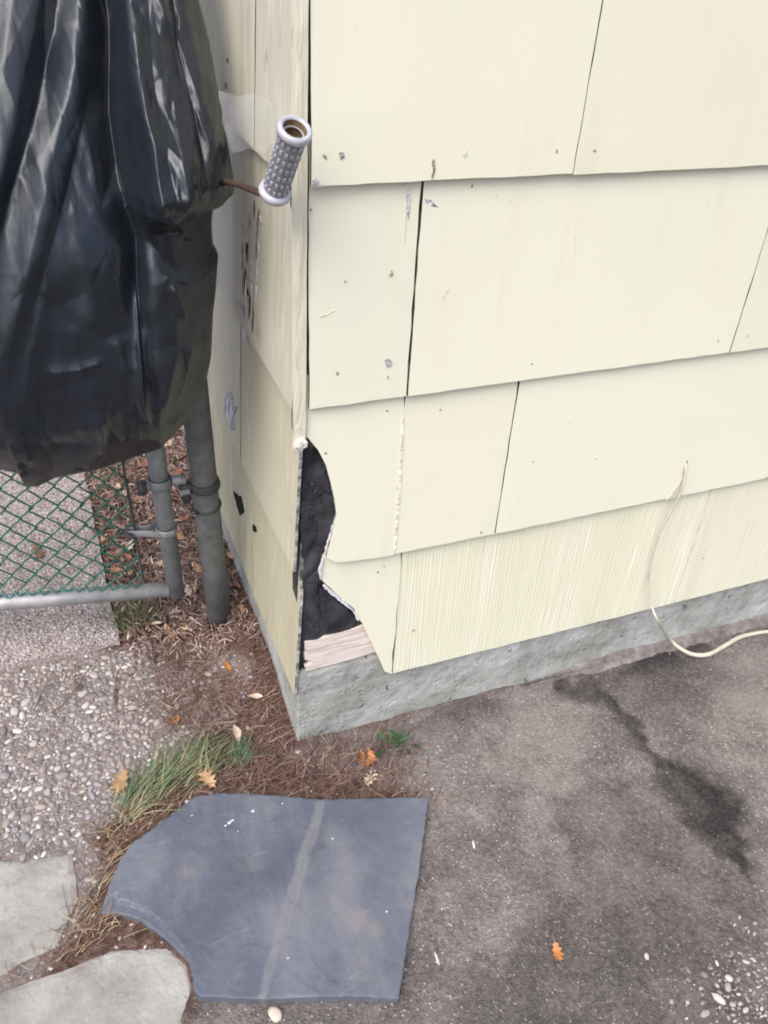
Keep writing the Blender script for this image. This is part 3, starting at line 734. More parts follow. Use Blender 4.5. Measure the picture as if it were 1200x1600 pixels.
Ff += [[top_s[i+1], top_s[i], b1] for i in range(k1-1)]+[[b1+2, top_s[-1], b1], [top_s[0], top_f[0], b1]]
mesh_obj('foundation', Vf, Ff, M_conc, house, True)
# thin mortar fillet along the foot of the foundation
ml = MB(); prof = []
for i, x in enumerate(np.arange(.42, 2.4, .012)):
    wv = .008+.010*float(fbm(np.array(x*9), np.array(2.), 3)); hh = .010+.016*float(fbm(np.array(x*6), np.array(7.), 3)); hh *= float(sm(.42, .75, x)); wv = wv*float(sm(.42, .75, x))-.010*(1-float(sm(.42, .6, x)))
    prof += [(x, .012, hh+.003), (x, -.004-.006*hh/.03, hh*.8), (x, -wv*.6, hh*.35+.002), (x, -wv-.012, -.004)]
fr = []
for i in range(len(prof)//4-1):
    for k in range(3): fr.append((i*4+k, i*4+k+1, i*4+5+k, i*4+4+k))
ml.add(prof, [f[::-1] for f in fr]); ml.build('mortar_fillet', M_fillet, house, True)

# nails, chips and patches on the front wall
nails = [(868, 235), (927, 234), (533, 243), (506, 243), (741, 293), (675, 316), (540, 441), (613, 425), (605, 588), (526, 582), (829, 567), (1120, 531), (1165, 524), (690, 643), (607, 645), (750, 830), (797, 806),
         (833, 722), (930, 717), (510, 710), (602, 888), (592, 897), (646, 985), (1098, 872), (488, 330), (612, 430), (1196, 745)]
nv = [(math.cos(t)*.0022, -.0006, math.sin(t)*.0028) for t in np.linspace(0, 2*math.pi, 9)[:-1]]; nv2 = [(x*.6, -.0013, z*.6) for x, _, z in nv]; nb = [(x, .002, z) for x, _, z in nv]
nf = [tuple(8+k for k in range(8))]+[(k, (k+1) % 8, 8+(k+1) % 8, 8+k) for k in range(8)]+[(16+k, 16+(k+1) % 8, (k+1) % 8, k) for k in range(8)]
n_o = None
def face_y(z):
    k = max(0, min(6, int((z-H4)//E))); return f_y(z, ROW[k])
for i, (a, b) in enumerate(nails):
    q = Fw(a, b, 0.0)
    if n_o is None: n_o = mesh_obj('nail', nv+nv2+nb, nf, M_nail, front); o = n_o
    else: o = n_o.copy(); COL.objects.link(o); o.parent = front
    o.location = (q[0], face_y(q[2])-.0004, q[2]); o.scale = (random.uniform(.4, .85), .8, random.uniform(.45, 1.1)); o.rotation_euler = (0, random.uniform(0, 3), 0)
def patch(pts, seed, mat=None, th=.0007, par=None, nm='bare_patch'):
    c = F2(pts); zz = np.mean([q[1] for q in c]); k = max(0, int((zz-H4)//E))
    return plate(nm, rough_edge(c, .004, .0008, seed), 0, lambda a, b: (a, f_y(b, ROW[k])-th, b), lambda a, b: (a, f_y(b, ROW[k])+.003, b), mat or M_patch, par or front)
patch([(486, 280), (492, 275), (499, 284), (500, 291), (486, 291)], 1)
patch([(600, 561), (606, 558), (612, 564), (610, 571), (603, 573)], 2)
patch([(638, 300), (643, 296), (645, 312), (641, 345), (638, 330)], 3)
patch([(666, 312), (676, 315), (688, 325), (678, 324), (668, 319)], 4)
patch([(528, 238), (535, 236), (537, 244), (531, 248)], 5)
patch([(673, 252), (677, 247), (679, 262), (675, 276), (672, 278), (675, 262)], 6, M_nail)
for k_, pl in enumerate([[(500, 495), (524, 486), (501, 496.5)], [(640, 300), (637, 345), (634, 380), (635.5, 345)], [(722, 240), (728, 232), (729, 242), (724, 246)], [(690, 470), (697, 455), (704, 452), (696, 468)], [(980, 610), (978, 640), (975, 668), (976.5, 640)], [(905, 330), (902, 372), (899, 400), (900.5, 372)]]):
    patch(pl, 40+k_, M_scuff, .0004, None, 'scuff')
# side wall marks: blister of bare cement, a hole, cracked paint
def spatch(pts, seed, mat, nm):
    c = [(Sw(a, b)[1], Sw(a, b)[2]) for a, b in pts]; zz = np.mean([q[1] for q in c]); k = max(0, min(6, int((zz-H4)//E)))
    return plate(nm, rough_edge(c, .006, .0012, seed), 0, lambda a, b: (TH*a-s_n(b, ROW[k])-.0016, a, b), lambda a, b: (TH*a-s_n(b, ROW[k])+.003, a, b), mat, side)
spatch([(352, 620), (357, 610), (362, 618), (364, 640), (372, 632), (366, 648), (370, 668), (364, 672), (358, 655), (352, 645)], 11, M_patch, 'bare_patch')
spatch([(362, 768), (368, 775), (372, 776), (378, 800), (373, 805), (368, 790)], 12, M_dark, 'hole')
spatch([(391, 820), (395, 824), (396, 832), (392, 830)], 13, M_dark, 'hole')
for i, (a, b) in enumerate([(355, 93), (354, 133)]): spatch([(a-2, b-3), (a+2, b-3), (a+2, b+4), (a-1, b+5)], 14+i, M_nail, 'nail')
rs = random.Random(5)
for i in range(46):
    a = rs.uniform(374, 400); b = rs.uniform(305, 510); l = rs.uniform(12, 48); wv = rs.uniform(.35, 1.3)
    spatch([(a, b), (a+wv, b+l*.3), (a+wv*1.2, b+l*.7), (a+wv*.4, b+l), (a-.3, b+l*.5)], 30+i, rs.choice([M_dark, M_nail, M_patch, M_patch]), 'paint_crack')

# ------------------------------------------------------------------ cable out of the wall
yw = -.007
cp = [Fw(1073, 720, .002), Fw(1071, 735, yw), Fw(1066, 762, yw-.006), Fw(1054, 790, yw-.008), Fw(1037, 820, yw-.005), Fw(1023, 855, yw-.004), Fw(1015, 890, yw-.006), Fw(1013, 920, yw-.010),
      Fw(1018, 946, -.030), Fw(1029, 972, -.052), G(1046, 998, .026), G(1066, 1015, .010), G(1086, 1023, .006), G(1108, 1022, .006), G(1132, 1009, .006), G(1155, 996, .006), G(1178, 990, .006), G(1200, 987, .006), G(1260, 985, .006), G(1380, 1000, .006)]
def spline(pts, n=6):
    P = [np.array(q) for q in pts]; P = [2*P[0]-P[1]]+P+[2*P[-1]-P[-2]]; out = []
    for i in range(1, len(P)-2):
        for k in range(n):
            t = k/n; out.append(.5*((2*P[i])+(-P[i-1]+P[i+1])*t+(2*P[i-1]-5*P[i]+4*P[i+1]-P[i+2])*t*t+(-P[i-1]+3*P[i]-3*P[i+1]+P[i+2])*t**3))
    return out+[P[-2]]
sp = spline(cp); c0 = np.array(sp[0])
cb = MB(); cb.tube(sp, [.0019+.0030*float(sm(.4, .62, i/len(sp)))*(1-.25*float(sm(.75, .9, i/len(sp)))) for i in range(len(sp))], 10)
tag(cb.build('cable', M_cable, None, True), 'thin cream cable hanging out of the siding and looping onto the ground', 'cable')
# lifted tongue of the shingle where the cable comes out
tp = F2([(1074, 717), (1072, 728), (1067, 748), (1066, 740), (1070, 726)])
plate('cable_slit', rough_edge(tp, .006, .0004, 6), 0, lambda a, b: (a, f_y(b, ROW[1])-.0006, b), lambda a, b: (a, f_y(b, ROW[1])+.004, b), M_dark, front)
tp = F2([(1068, 742), (1064, 765), (1052, 776), (1038, 779), (1056, 758)])
plate('lifted_tongue', rough_edge(tp, .006, .0006, 7), 0, lambda a, b: (a, f_y(b, ROW[1])-.0012, b), lambda a, b: (a, f_y(b, ROW[1])+.004, b), M_strip, front)

# ------------------------------------------------------------------ gate post
POST = np.array([-.0745, .329])
post = thing('gate_post', 'dark weathered steel gate post standing beside the side wall', 'post', (POST[0], POST[1], 0))
post.rotation_euler = (0, -.022, 0)
pb = MB(); pb.tube([(0, 0, -.03), (0, 0, .3), (0, 0, .7), (0, 0, 1.16)], .0245, 20); pb.build('post_tube', M_post, post, True)
zt = .345
tw = MB(); tw.tube([(.0262*math.cos(t), .0262*math.sin(t), zt+.003*math.sin(t+1)) for t in np.linspace(0, 2*math.pi, 25)], .0022, 6); tw.tube([(-.020, -.020, zt), (-.032, -.024, zt+.004), (-.034, -.016, zt+.012)], .0022, 6); tw.build('tie_wire', M_bar, post, True)
hb = MB()
for zz in (.395,):
    hb.tube([(.0275*math.cos(t), .0275*math.sin(t), zz) for t in np.linspace(.2, 2*math.pi-.2, 22)], .009, 8, True, None, (1.0, .22))
hb.box((-.046, -.012, zz-.008), (-.020, .010, zz+.008)); hb.tube([(-.036, -.004, zz-.03), (-.036, -.004, zz+.012)], .0075, 10)
hb.build('hinge_band', M_bar, post, True)
bo = MB(); bo.tube([(-.048, -.016, zz), (-.030, -.016, zz)], .005, 6); bo.build('hinge_bolt', M_galv, post)
bk = MB(); bk.box((-.026, -.028, -.02), (.012, .022, .052)); bk.build('foot_block', M_dark, post)

# ------------------------------------------------------------------ gate
zr = .152
qa = on_plane(0, 938, (0, 0, 1), zr); qb = on_plane(277, 919, (0, 0, 1), zr)
gdir = (qa-qb)/np.linalg.norm(qa-qb)                    # from the hinge side out along the gate
GO = np.array([qb[0], qb[1], 0.0])
gate = thing('chain_link_gate', 'chain link gate with green wire mesh in a grey tube frame under the black bag', 'gate', tuple(GO))
gate.rotation_euler = (0, -.020, 0)
def gp(s, z, d=0.0):                                    # along the gate, height, towards the camera
    nrm = np.array([gdir[1], -gdir[0], 0]); nrm = nrm if nrm[1] < 0 else -nrm
    return gdir*s*np.array([1, 1, 0])+nrm*d+np.array([0, 0, z])
b = MB(); b.tube([gp(0, zr-.014), gp(0, .4), gp(0, 1.02)], .0165, 16); b.build('upright', M_gate, gate, True)
b = MB(); b.tube([gp(.012, zr), gp(.3, zr+.001), gp(.6, zr-.001), gp(.95, zr)], .0158, 16); b.build('bottom_rail', M_galv, gate, True)
b = MB(); b.tube([gp(.012, 1.02), gp(.95, 1.02)], .0158, 16); b.build('top_rail', M_galv, gate, True)
b = MB(); b.tube([gp(.95, zr-.014), gp(.95, 1.02)], .0165, 16); b.build('upright', M_gate, gate, True)
sbar = .052
b = MB()
q0, q1 = gp(sbar+.006, zr+.026, .004), gp(sbar-.002, 1.0, .004)
b.tube([q0, (q0+q1)/2+np.array([-.003, 0, 0]), q1], .0052, 8, True, None, (.45, 1.0)); b.build('tension_bar', M_bar, gate)
zb = .305
for zq in (zb, .78):
    b = MB()
    b.tube([gp(.0195*math.cos(t), zq, .0195*math.sin(t)) for t in np.linspace(-2.6, 2.6, 22)], .0075, 8, True, None, (1.0, .2))
    b.tube([gp(.012, zq, .0175), gp(.040, zq, .010), gp(sbar+.016, zq, .008)], .0075, 8, True, None, (1.0, .2))
    b.tube([gp(.012, zq, -.0175), gp(.040, zq, -.005), gp(sbar+.016, zq, -.003)], .0075, 8, True, None, (1.0, .2))
    bd = b.build('tension_band', M_galv if zq == zb else M_gate, gate, True)
    c = MB(); c.tube([gp(sbar+.015, zq, -.008), gp(sbar+.015, zq, .015)], .0035, 6); c.tube([gp(sbar+.015, zq, .012), gp(sbar+.015, zq, .018)], .007, 6); c.build('band_bolt', M_bar, bd)
b = MB(); zq = .415
b.tube([gp(.0205*math.cos(t), zq, .0205*math.sin(t)) for t in np.linspace(-2.9, 2.9, 22)], .010, 8, True, None, (1.0, .2))
b.tube([gp(.012, zq, .016), gp(.036, zq, .014), gp(.040, zq-.001, .004)], .008, 8, True, None, (1, .4)); b.build('gate_hinge', M_gate, gate, True)
b = MB(); b.tube([gp(-.022, zq+.004, .004), gp(-.046, zq+.002, .002)], .009, 10); b.build('hinge_arm', M_galv, gate, True)
b = MB(); b.tube([gp(.030, zq+.010, .016), gp(.030, zq-.012, .016)], .009, 8); b.build('hinge_bolt', M_bar, gate, True)
cl = bpy.data.objects.new('wire_mesh', None); COL.objects.link(cl); cl.parent = gate; cl.empty_display_size = .05
PW, PH = .043, .044                                     # diamond width and height
def slack(s, z):
    return (.004*(float(vnoise(s*11, z*9))-.5)*2+.006*math.sin(s*9+z*7)*.5, .005*(float(vnoise(s*10+50, z*10))-.5)*2)
nw = 40
for i in range(nw):
    s0 = sbar+.004+PW*.5*i+PW*.25; pts = []
    zz = .178; j = i % 2; k = 0
    # one wire of the weave: zigzags up between its two neighbours
    while zz < 1.0:
        side_ = 1 if (k % 2 == 0) else -1
        s = s0+side_*PW*.27
        dz = PH*.5
        off = .0022*(1 if side_ > 0 else -1)
        ds, dzz = slack(s, zz)
        pts.append(gp(s+ds, zz+(PH*.5 if j else 0)+dzz*.6, .004+off)); pts.append(gp(s-side_*.002+ds, zz+dz*.16+(PH*.5 if j else 0)+dzz*.6, .004-off*.4))
        zz += dz; k += 1
    if i in (3, 7, 12):                                  # a strained wire
        pts = [q+np.array([.006*math.sin(q[2]*30), 0, .004*math.cos(q[2]*23)]) for q in pts]
    b = MB(); b.tube(pts, .0016, 6); b.build('wire', M_green, cl, True)
b = MB()
for i in range(0, nw*1):                                 # knuckled ends of the wires along the bottom
    s0 = sbar+.008+PW*.5*i+PW*.25; a = gp(s0-.008, .176, .004); c = gp(s0+.004, .170+random.uniform(-.006, .004), .006); d = gp(s0+.012, .182, .002)
    b.tube([a, c, d], .0018, 6)
b.build('knuckles', M_green, cl, True)

# ------------------------------------------------------------------ black bag
YB = .17; SLANT = .38
def B2(px, py):
    q = Fw(px, py, YB)
    if q[2] > .85: q = on_plane(px, py, (0, 1, -SLANT), YB-SLANT*.85)
    return q[0], q[2]
rs_px = [(300, -190), (306, -90), (316, 0), (331, 60), (346, 150), (358, 220), (367, 268), (369, 284), (352, 292), (342, 310), (337, 345), (338, 386), (345, 398), (341, 440), (333, 490), (330, 555)]
rr = np.array([B2(*q) for q in rs_px]); o_ = np.argsort(rr[:, 1]); RZ, RX = rr[o_, 1], rr[o_, 0]
bt_px = [(-330, 640), (-200, 720), (-60, 742), (0, 723), (26, 729), (36, 748), (56, 750), (84, 736), (150, 722), (200, 706), (246, 692), (285, 655), (315, 610), (330, 555)]
bb = np.array([B2(*q) for q in bt_px]); BX, BZ = bb[:, 0], bb[:, 1]
ZT = 1.42
NU, NV = 520, 560
u = np.linspace(0, 1, NU); v = np.linspace(0, 1, NV)
XL = BX[0]
xb = XL+(BX[-1]-XL)*u; zbot = np.interp(xb, BX, BZ)
Vv, Uu = np.meshgrid(v, u, indexing='ij')
Z = zbot[None]+(ZT-zbot[None])*Vv
XR = np.interp(Z, RZ, RX)
XR = XR-.008*sm(.80, .95, Z)+.003
xl = XL+.16*sm(.8, 1.42, Z)
X = xl+(XR-xl)*Uu
# body depth: full belly, pinched at the sides and along the bottom hem, gathered towards the top
side_p = np.clip(1-np.abs(2*Uu-1)**4.0, 0, 1)**.5
hem = np.sqrt(np.clip(sm(0, .22, Vv), 0, 1))
belly = (.115-.075*sm(.9, 1.42, Z))*side_p*(.22+.78*hem)
px = 1/1300*1.15                                         # metres per photo pixel at the bag
def crease(pts, amp, wl, wr, fade=True):
    """ridge (+) or groove (-) along a line; the two flanks have their own widths"""
    P = [B2(*q) for q in pts]
    D = seg_dist(X, Z, P)
    # which side of the line
    a = np.array(P[0]); b = np.array(P[-1])
    xi = np.interp(Z, [q[1] for q in P][::-1], [q[0] for q in P][::-1]) if P[0][1] > P[-1][1] else np.interp(Z, [q[1] for q in P], [q[0] for q in P])
    wdt = np.where(X < xi, wl, wr)
    zt0, zt1 = P[0][1], P[-1][1]; tt = np.clip((Z-zt0)/((zt1-zt0) if abs(zt1-zt0) > .02 else 9e9), 0, 1)
    tap = (sm(0, .22, tt) if pts[0][1] > 0 else 1)*sm(1, .72, tt) if abs(zt1-zt0) > .04 else 1
    amp = amp*tap
    g = np.exp(-(D/wdt)**np.where(wdt > 11*px, 1.7, 1.15))
    return amp*g*(.62 if max(wl, wr) > 11*px and np.max(np.abs(amp)) < .025 else 1.0)
dsp = np.zeros_like(X)
C = [([(128, -80), (118, 30), (98, 120), (62, 260), (22, 450), (2, 560)], .020, 16, 30),
     ([(60, -60), (46, 20), (16, 150), (-8, 260), (-40, 420)], .018, 22, 14),
     ([(88, -60), (78, 30), (50, 150), (12, 270), (-10, 370)], -.014, 10, 12),
     ([(20, -40), (5, 60), (-30, 200), (-60, 330)], .012, 14, 20),
     ([(138, 60), (120, 160), (92, 270), (60, 380), (40, 470)], -.010, 8, 20),
     ([(168, -80), (164, 60), (162, 160), (176, 262), (202, 345), (206, 450), (212, 560)], -.034, 26, 10),
     ([(178, -80), (180, 60), (186, 160), (200, 262), (216, 325), (244, 385)], .030, 5, 70),
     ([(230, -60), (236, 60), (250, 180), (272, 260), (298, 352)], .011, 18, 8),
     ([(250, -60), (258, 50), (278, 150), (296, 260)], -.012, 8, 9),
     ([(276, -60), (282, 50), (298, 150), (322, 246)], .014, 12, 22),
     ([(212, -40), (214, 80), (228, 190), (248, 290)], -.007, 10, 10),
     ([(206, 275), (222, 268), (250, 300), (292, 355)], .012, 10, 8),
     ([(208, 300), (222, 345), (250, 392), (276, 432)], -.014, 9, 14),
     ([(300, 286), (330, 292), (368, 288)], .012, 10, 10),
     ([(296, 300), (330, 312), (345, 330)], -.014, 14, 14),
     ([(201, 400), (203, 500), (208, 580), (228, 642)], .012, 5, 4),
     ([(216, 440), (220, 540), (234, 610)], -.015, 10, 12),
     ([(250, 400), (266, 440), (278, 474), (335, 470)], .010, 6, 10),
     ([(246, 396), (290, 414), (338, 404)], .009, 8, 8),
     ([(255, 430), (262, 500), (250, 560), (240, 640)], .010, 12, 12),
     ([(290, 480), (282, 540), (262, 620)], .007, 9, 9),
     ([(262, 640), (290, 632), (312, 606)], .009, 8, 8),
     ([(144, 606), (150, 640), (154, 690)], .012, 8, 5),
     ([(70, 642), (100, 622), (144, 608)], .010, 14, 14),
     ([(10, 640), (60, 645), (120, 650)], -.006, 16, 16),
     ([(78, 530), (110, 528), (140, 520)], .005, 8, 8),
     ([(26, 680), (40, 700), (30, 722)], -.012, 9, 9),
     ([(118, 714), (124, 712), (128, 716)], -.010, 4, 4),
     ([(60, 320), (66, 400), (40, 520), (30, 600)], .006, 12, 18),
     ([(100, 310), (130, 400), (140, 480)], .005, 14, 14),
     ([(168, 480), (180, 520), (190, 545)], .006, 10, 10)]
for pts, a, wl, wr_ in C: dsp += crease(pts, a, wl*px, wr_*px)
# crumpling of thin film: folded noise, stronger on the gathered right lobe
wx = X+.02*(fbm(X*18, Z*18, 3)-.45); wz_ = Z+.03*(fbm(X*15+9, Z*15, 3)-.45)
rid = lambda a, b: 1-np.abs(2*vnoise(a, b)-1)
lobe = sm(0, .02, X-B2(180, 150)[0])*sm(B2(200, 330)[1], B2(200, 250)[1], Z)
low = sm(B2(150, 520)[1], B2(150, 640)[1], Z)
def facets(sx, sz, seed, jit=.45):
    """crumpled film: random heights joined by flat triangles, so every fold is a straight sharp crease"""
    g = np.random.default_rng(seed)
    x0, x1, z0_, z1 = X.min()-sx, X.max()+sx, Z.min()-sz, Z.max()+sz
    gx, gy = np.meshgrid(np.arange(x0, x1+sx, sx), np.arange(z0_, z1+sz, sz)); gx = gx+(np.arange(gx.shape[0]) % 2)[:, None]*sx*.5
    px_ = (gx+g.uniform(-jit, jit, gx.shape)*sx).ravel(); pz_ = (gy+g.uniform(-jit, jit, gy.shape)*sz).ravel(); h = g.random(px_.size)
    vs, es, fs, ov, *_ = delaunay_2d_cdt([Vector((a/sx, b/sz)) for a, b in zip(px_, pz_)], [], [], 0, 1e-9)
    hv = np.array([h[o_[0]] if o_ else .5 for o_ in ov]); VX = np.array([q.x*sx for q in vs]); VZ = np.array([q.y*sz for q in vs])
    out = np.full(X.size, .5); xf, zf = X.ravel(), Z.ravel()
    bx = np.floor(xf/sx).astype(int); bz = np.floor(zf/sz).astype(int); bins = {}
    order = np.lexsort((bz, bx)); kb = np.stack([bx, bz], 1)[order]
    cut = np.nonzero(np.any(np.diff(kb, axis=0), 1))[0]+1
    for grp in np.split(order, cut): bins[(bx[grp[0]], bz[grp[0]])] = grp
    for f in fs:
        a, b, c = f[0], f[1], f[2]
        ax_, ay_, bx_, by_, cx_, cy_ = VX[a], VZ[a], VX[b], VZ[b], VX[c], VZ[c]
        den = (by_-cy_)*(ax_-cx_)+(cx_-bx_)*(ay_-cy_)
        if abs(den) < 1e-12: continue
        for i in range(int(math.floor(min(ax_, bx_, cx_)/sx)), int(math.floor(max(ax_, bx_, cx_)/sx))+1):
            for j in range(int(math.floor(min(ay_, by_, cy_)/sz)), int(math.floor(max(ay_, by_, cy_)/sz))+1):
                k = bins.get((i, j))
                if k is None: continue
                l1 = ((by_-cy_)*(xf[k]-cx_)+(cx_-bx_)*(zf[k]-cy_))/den; l2 = ((cy_-ay_)*(xf[k]-cx_)+(ax_-cx_)*(zf[k]-cy_))/den; l3 = 1-l1-l2
                m_ = (l1 >= -1e-6) & (l2 >= -1e-6) & (l3 >= -1e-6)
                out[k[m_]] = l1[m_]*hv[a]+l2[m_]*hv[b]+l3[m_]*hv[c]
    return out.reshape(X.shape)
fc1 = facets(.060, .110, 3); fc2 = facets(.026, .045, 5); fc3 = facets(.011, .036, 8, .5); fc4 = facets(.0075, .016, 12, .5)
cr = .62*rid(wx*13+3, wz_*6)+.38*rid(wx*24+7, wz_*15)
a1 = X*.8+Z*.6; a2 = -X*.6+Z*.8
fine_cr = .6*rid(wx*44+1.7, wz_*30)+.4*rid(a1*70, a2*52+2)
patchy = sm(.40, .62, fbm(X*7+3, Z*5, 3))
dsp += (fc1-.5)*.016+(fc2-.5)*(.0045+.0075*lobe+.004*low+.002*patchy)+(fc3-.5)*(.0008+.0070*lobe+.0012*patchy+.001*low)+(fc4-.5)*(.0004+.0026*lobe+.0010*patchy+.0008*low)+(cr-.5)*.003
# the gathered lobe leans out towards its lower edge
dsp += .055*lobe*sm(B2(200, 0)[1]+.15, B2(200, 270)[1], Z)
dsp *= np.clip(side_p*1.25, 0, 1)*(.15+.85*hem)
Yf = YB-belly-dsp
Ybk = YB+(.035+.02*side_p)*side_p*(.2+.8*hem)*0+ .075*side_p*(.2+.8*hem)+.006*(cr-.5)
back_off = SLANT*((Z-.85)+np.sqrt((Z-.85)**2+.14**2))/2; Yf = Yf+back_off; Ybk = Ybk+back_off
Vb = np.concatenate([np.stack([X, Yf, Z], -1).reshape(-1, 3), np.stack([X, np.maximum(Ybk, Yf+.002), Z], -1).reshape(-1, 3)])
nf_ = NU*NV; ib = np.arange(nf_).reshape(NV, NU)
Q1 = np.stack([ib[:-1, :-1], ib[:-1, 1:], ib[1:, 1:], ib[1:, :-1]], -1).reshape(-1, 4); Q2 = Q1[:, ::-1]+nf_
def strip(a): return np.stack([a[:-1], a[:-1]+nf_, a[1:]+nf_, a[1:]], -1)
Qs = np.concatenate([Q1, Q2, strip(ib[0, :]), strip(ib[:, -1]), strip(ib[-1, ::-1]), strip(ib[::-1, 0])])
bag = fast_mesh('plastic_bag', Vb, Qs, M_bag)
tag(bag, 'big crumpled black plastic bag hanging over the gate beside the house corner', 'bag')

# ------------------------------------------------------------------ hand grip on its rod
r1 = ray(461, 202); r1 /= np.linalg.norm(r1); r2 = ray(429, 301); r2 /= np.linalg.norm(r2)
gt = CAM+r1*.925; gb = CAM+r2*.985
ax = gt-gb; GL = float(np.linalg.norm(ax)); ax /= GL
hnd = thing('crank_handle', 'ribbed silver hand grip on a bent rusty rod sticking out of the black bag', 'handle', tuple(gb))
q = Vector(ax).to_track_quat('Z', 'Y')
def lathe(name, prof, mat, parent, n=28):
    b = MB(); v = []; f = []
    for (r, z) in prof:
        for k in range(n): v.append((r*math.cos(2*math.pi*k/n), r*math.sin(2*math.pi*k/n), z))
    for i in range(len(prof)-1):
        for k in range(n): f.append((i*n+k, i*n+(k+1) % n, (i+1)*n+(k+1) % n, (i+1)*n+k))
    b.add(v, f); o = b.build(name, mat, parent, True); o.rotation_mode = 'QUATERNION'; o.rotation_quaternion = q; return o
RG = .0132
gsl = lathe('grip', [(RG, .004), (RG*1.03, GL*.5), (RG*1.06, GL-.004)], M_grip, hnd)
lathe('flange', [(RG*.7, GL-.006), (RG*1.06, GL-.007), (RG*1.33, GL-.006), (RG*1.40, GL-.003), (RG*1.38, GL), (RG*1.28, GL+.0022), (RG*1.15, GL+.0026), (RG*.98, GL+.0018), (RG*.92, GL-.001)], M_flange, hnd)
lathe('flange', [(RG*.7, .006), (RG*1.05, .0062), (RG*1.33, .0045), (RG*1.38, .001), (RG*1.33, -.002), (RG*1.1, -.003), (.004, -.003)], M_flange, hnd)
lathe('bore', [(RG*.93, GL+.0005), (RG*.88, GL-.008), (RG*.84, GL-.030), (.0005, GL-.031)], M_bore, hnd)
kn = None
for i in range(7):
    for k in range(14):
        th = 2*math.pi*(k+.5*(i % 1))/14; z = .0115+i*(GL-.022)/6.2
        if kn is None:
            b = MB(); b.box((-.0008, -.0015, -.0022), (.0011, .0015, .0022)); kn = b.build('knob', M_knob, gsl); o = kn
        else: o = kn.copy(); COL.objects.link(o); o.parent = gsl
        rad = RG*(1+.06*z/GL); o.location = (rad*math.cos(th), rad*math.sin(th), z); o.rotation_euler = (0, 0, th)
# rod: out of the bag, across, and up into the grip
p0 = Fw(352, 284, .120); p1 = Fw(372, 288, .060); ge = gb-ax*.004
b = MB(); rp = spline([p0-gb, p1-gb, (Fw(398, 296, .0)-gb)*.5+(ge-gb-ax*.006)*.5, ge-gb-ax*.002, ge-gb+ax*.012], 6)
b.tube(rp, .0042, 10); b.build('rod', M_rod, hnd, True)
# translucent sheet added to stand in for a pale haze between bag and grip
fpx = [(340, 140), (372, 152), (405, 148), (430, 165), (450, 190), (440, 220), (418, 240), (388, 233), (362, 238), (348, 200)]
yfm = .05
def fl(a, b): return a, yfm+.01*(fbm(a*40, b*40, 3)-.45)+.25*(a+.05), b
def fl2(a, b):
    q_ = fl(a, b); return a, q_[1]+.0004, b
tag(plate('haze_sheet', rough_edge(F2(fpx, yfm), .008, .0015, 5), .008, fl, fl2, M_haze, smooth=True), 'thin translucent sheet standing in for a pale haze between bag and grip', 'haze sheet')

# ------------------------------------------------------------------ slate slab
SH = .019
sl_px = [(155, 1424), (170, 1385), (188, 1345), (205, 1320), (240, 1295), (275, 1268), (306, 1244), (345, 1239), (400, 1241), (470, 1246), (500, 1249), (560, 1247), (620, 1246), (669, 1245), (664, 1290), (656, 1350), (643, 1430), (632, 1500), (623, 1560),
         (540, 1556), (480, 1558), (410, 1561), (360, 1560), (312, 1557), (303, 1545), (300, 1520), (294, 1500), (270, 1475), (244, 1452), (215, 1433), (185, 1424)]
SP = G2(sl_px, SH); SPr = rough_edge(SP, .008, .0009, 12)
s_streak = G2([(500, 1252), (478, 1330), (455, 1410), (430, 1490), (412, 1558)], SH)
s_curve = G2([(158, 1424), (180, 1420), (205, 1416), (225, 1424), (250, 1444), (280, 1478), (304, 1502)], SH)
s_spots = [tuple(G(a, b, SH)[:2]) for a, b in [(360, 1288), (370, 1284), (352, 1290), (394, 1268)]]
s_brown = [tuple(G(a, b, SH)[:2]) for a, b in [(400, 1352), (560, 1435), (585, 1450), (540, 1425), (295, 1365)]]
def slab_top(a, b):
    e = sdist(a, b, SPr)
    z = SH+.0020*(fbm(a*11, b*11, 4)-.45)+.0010*(fbm(a*45, b*45, 3)-.45)+.0030*(lambda t: np.floor(t)+sm(.80, 1.0, t-np.floor(t)))(fbm(a*5.5+2, b*5.5, 4)*7)/7*1.6-.0022-.0007*sm(.003, 0, e)-.0012*sm(.5, .7, fbm(a*55, b*55, 2))*sm(.008, 0, e)
    d = seg_dist(a, b, s_streak)
    xi = np.interp(b, [q[1] for q in s_streak][::-1], [q[0] for q in s_streak][::-1])
    z = z+.0016*sm(.009, -.009, a-xi+.022*(fbm(a*16, b*16, 4)-.47))                          # a low split step along the pale streak
    dl = seg_dist(a, b, s_curve)
    low = (e < .022) & (dl < .022) & (e < .0215)
    ca, cb_ = G(168, 1426, SH), G(296, 1502, SH); tt = np.clip(((a-ca[0])*(cb_-ca)[0]+(b-ca[1])*(cb_-ca)[1])/((cb_-ca)[:2] @ (cb_-ca)[:2]), 0, 1)
    thr = (.0185+.003*(fbm(a*50, b*50, 2)-.45))*(1-.85*tt**1.5)
    z = z-.0075*sm(thr+.001, thr-.003, e)*sm(.034, .026, seg_dist(a, b, G2([(175, 1428), (215, 1433), (244, 1452), (270, 1475), (292, 1498)], SH)))
    return a, b, z
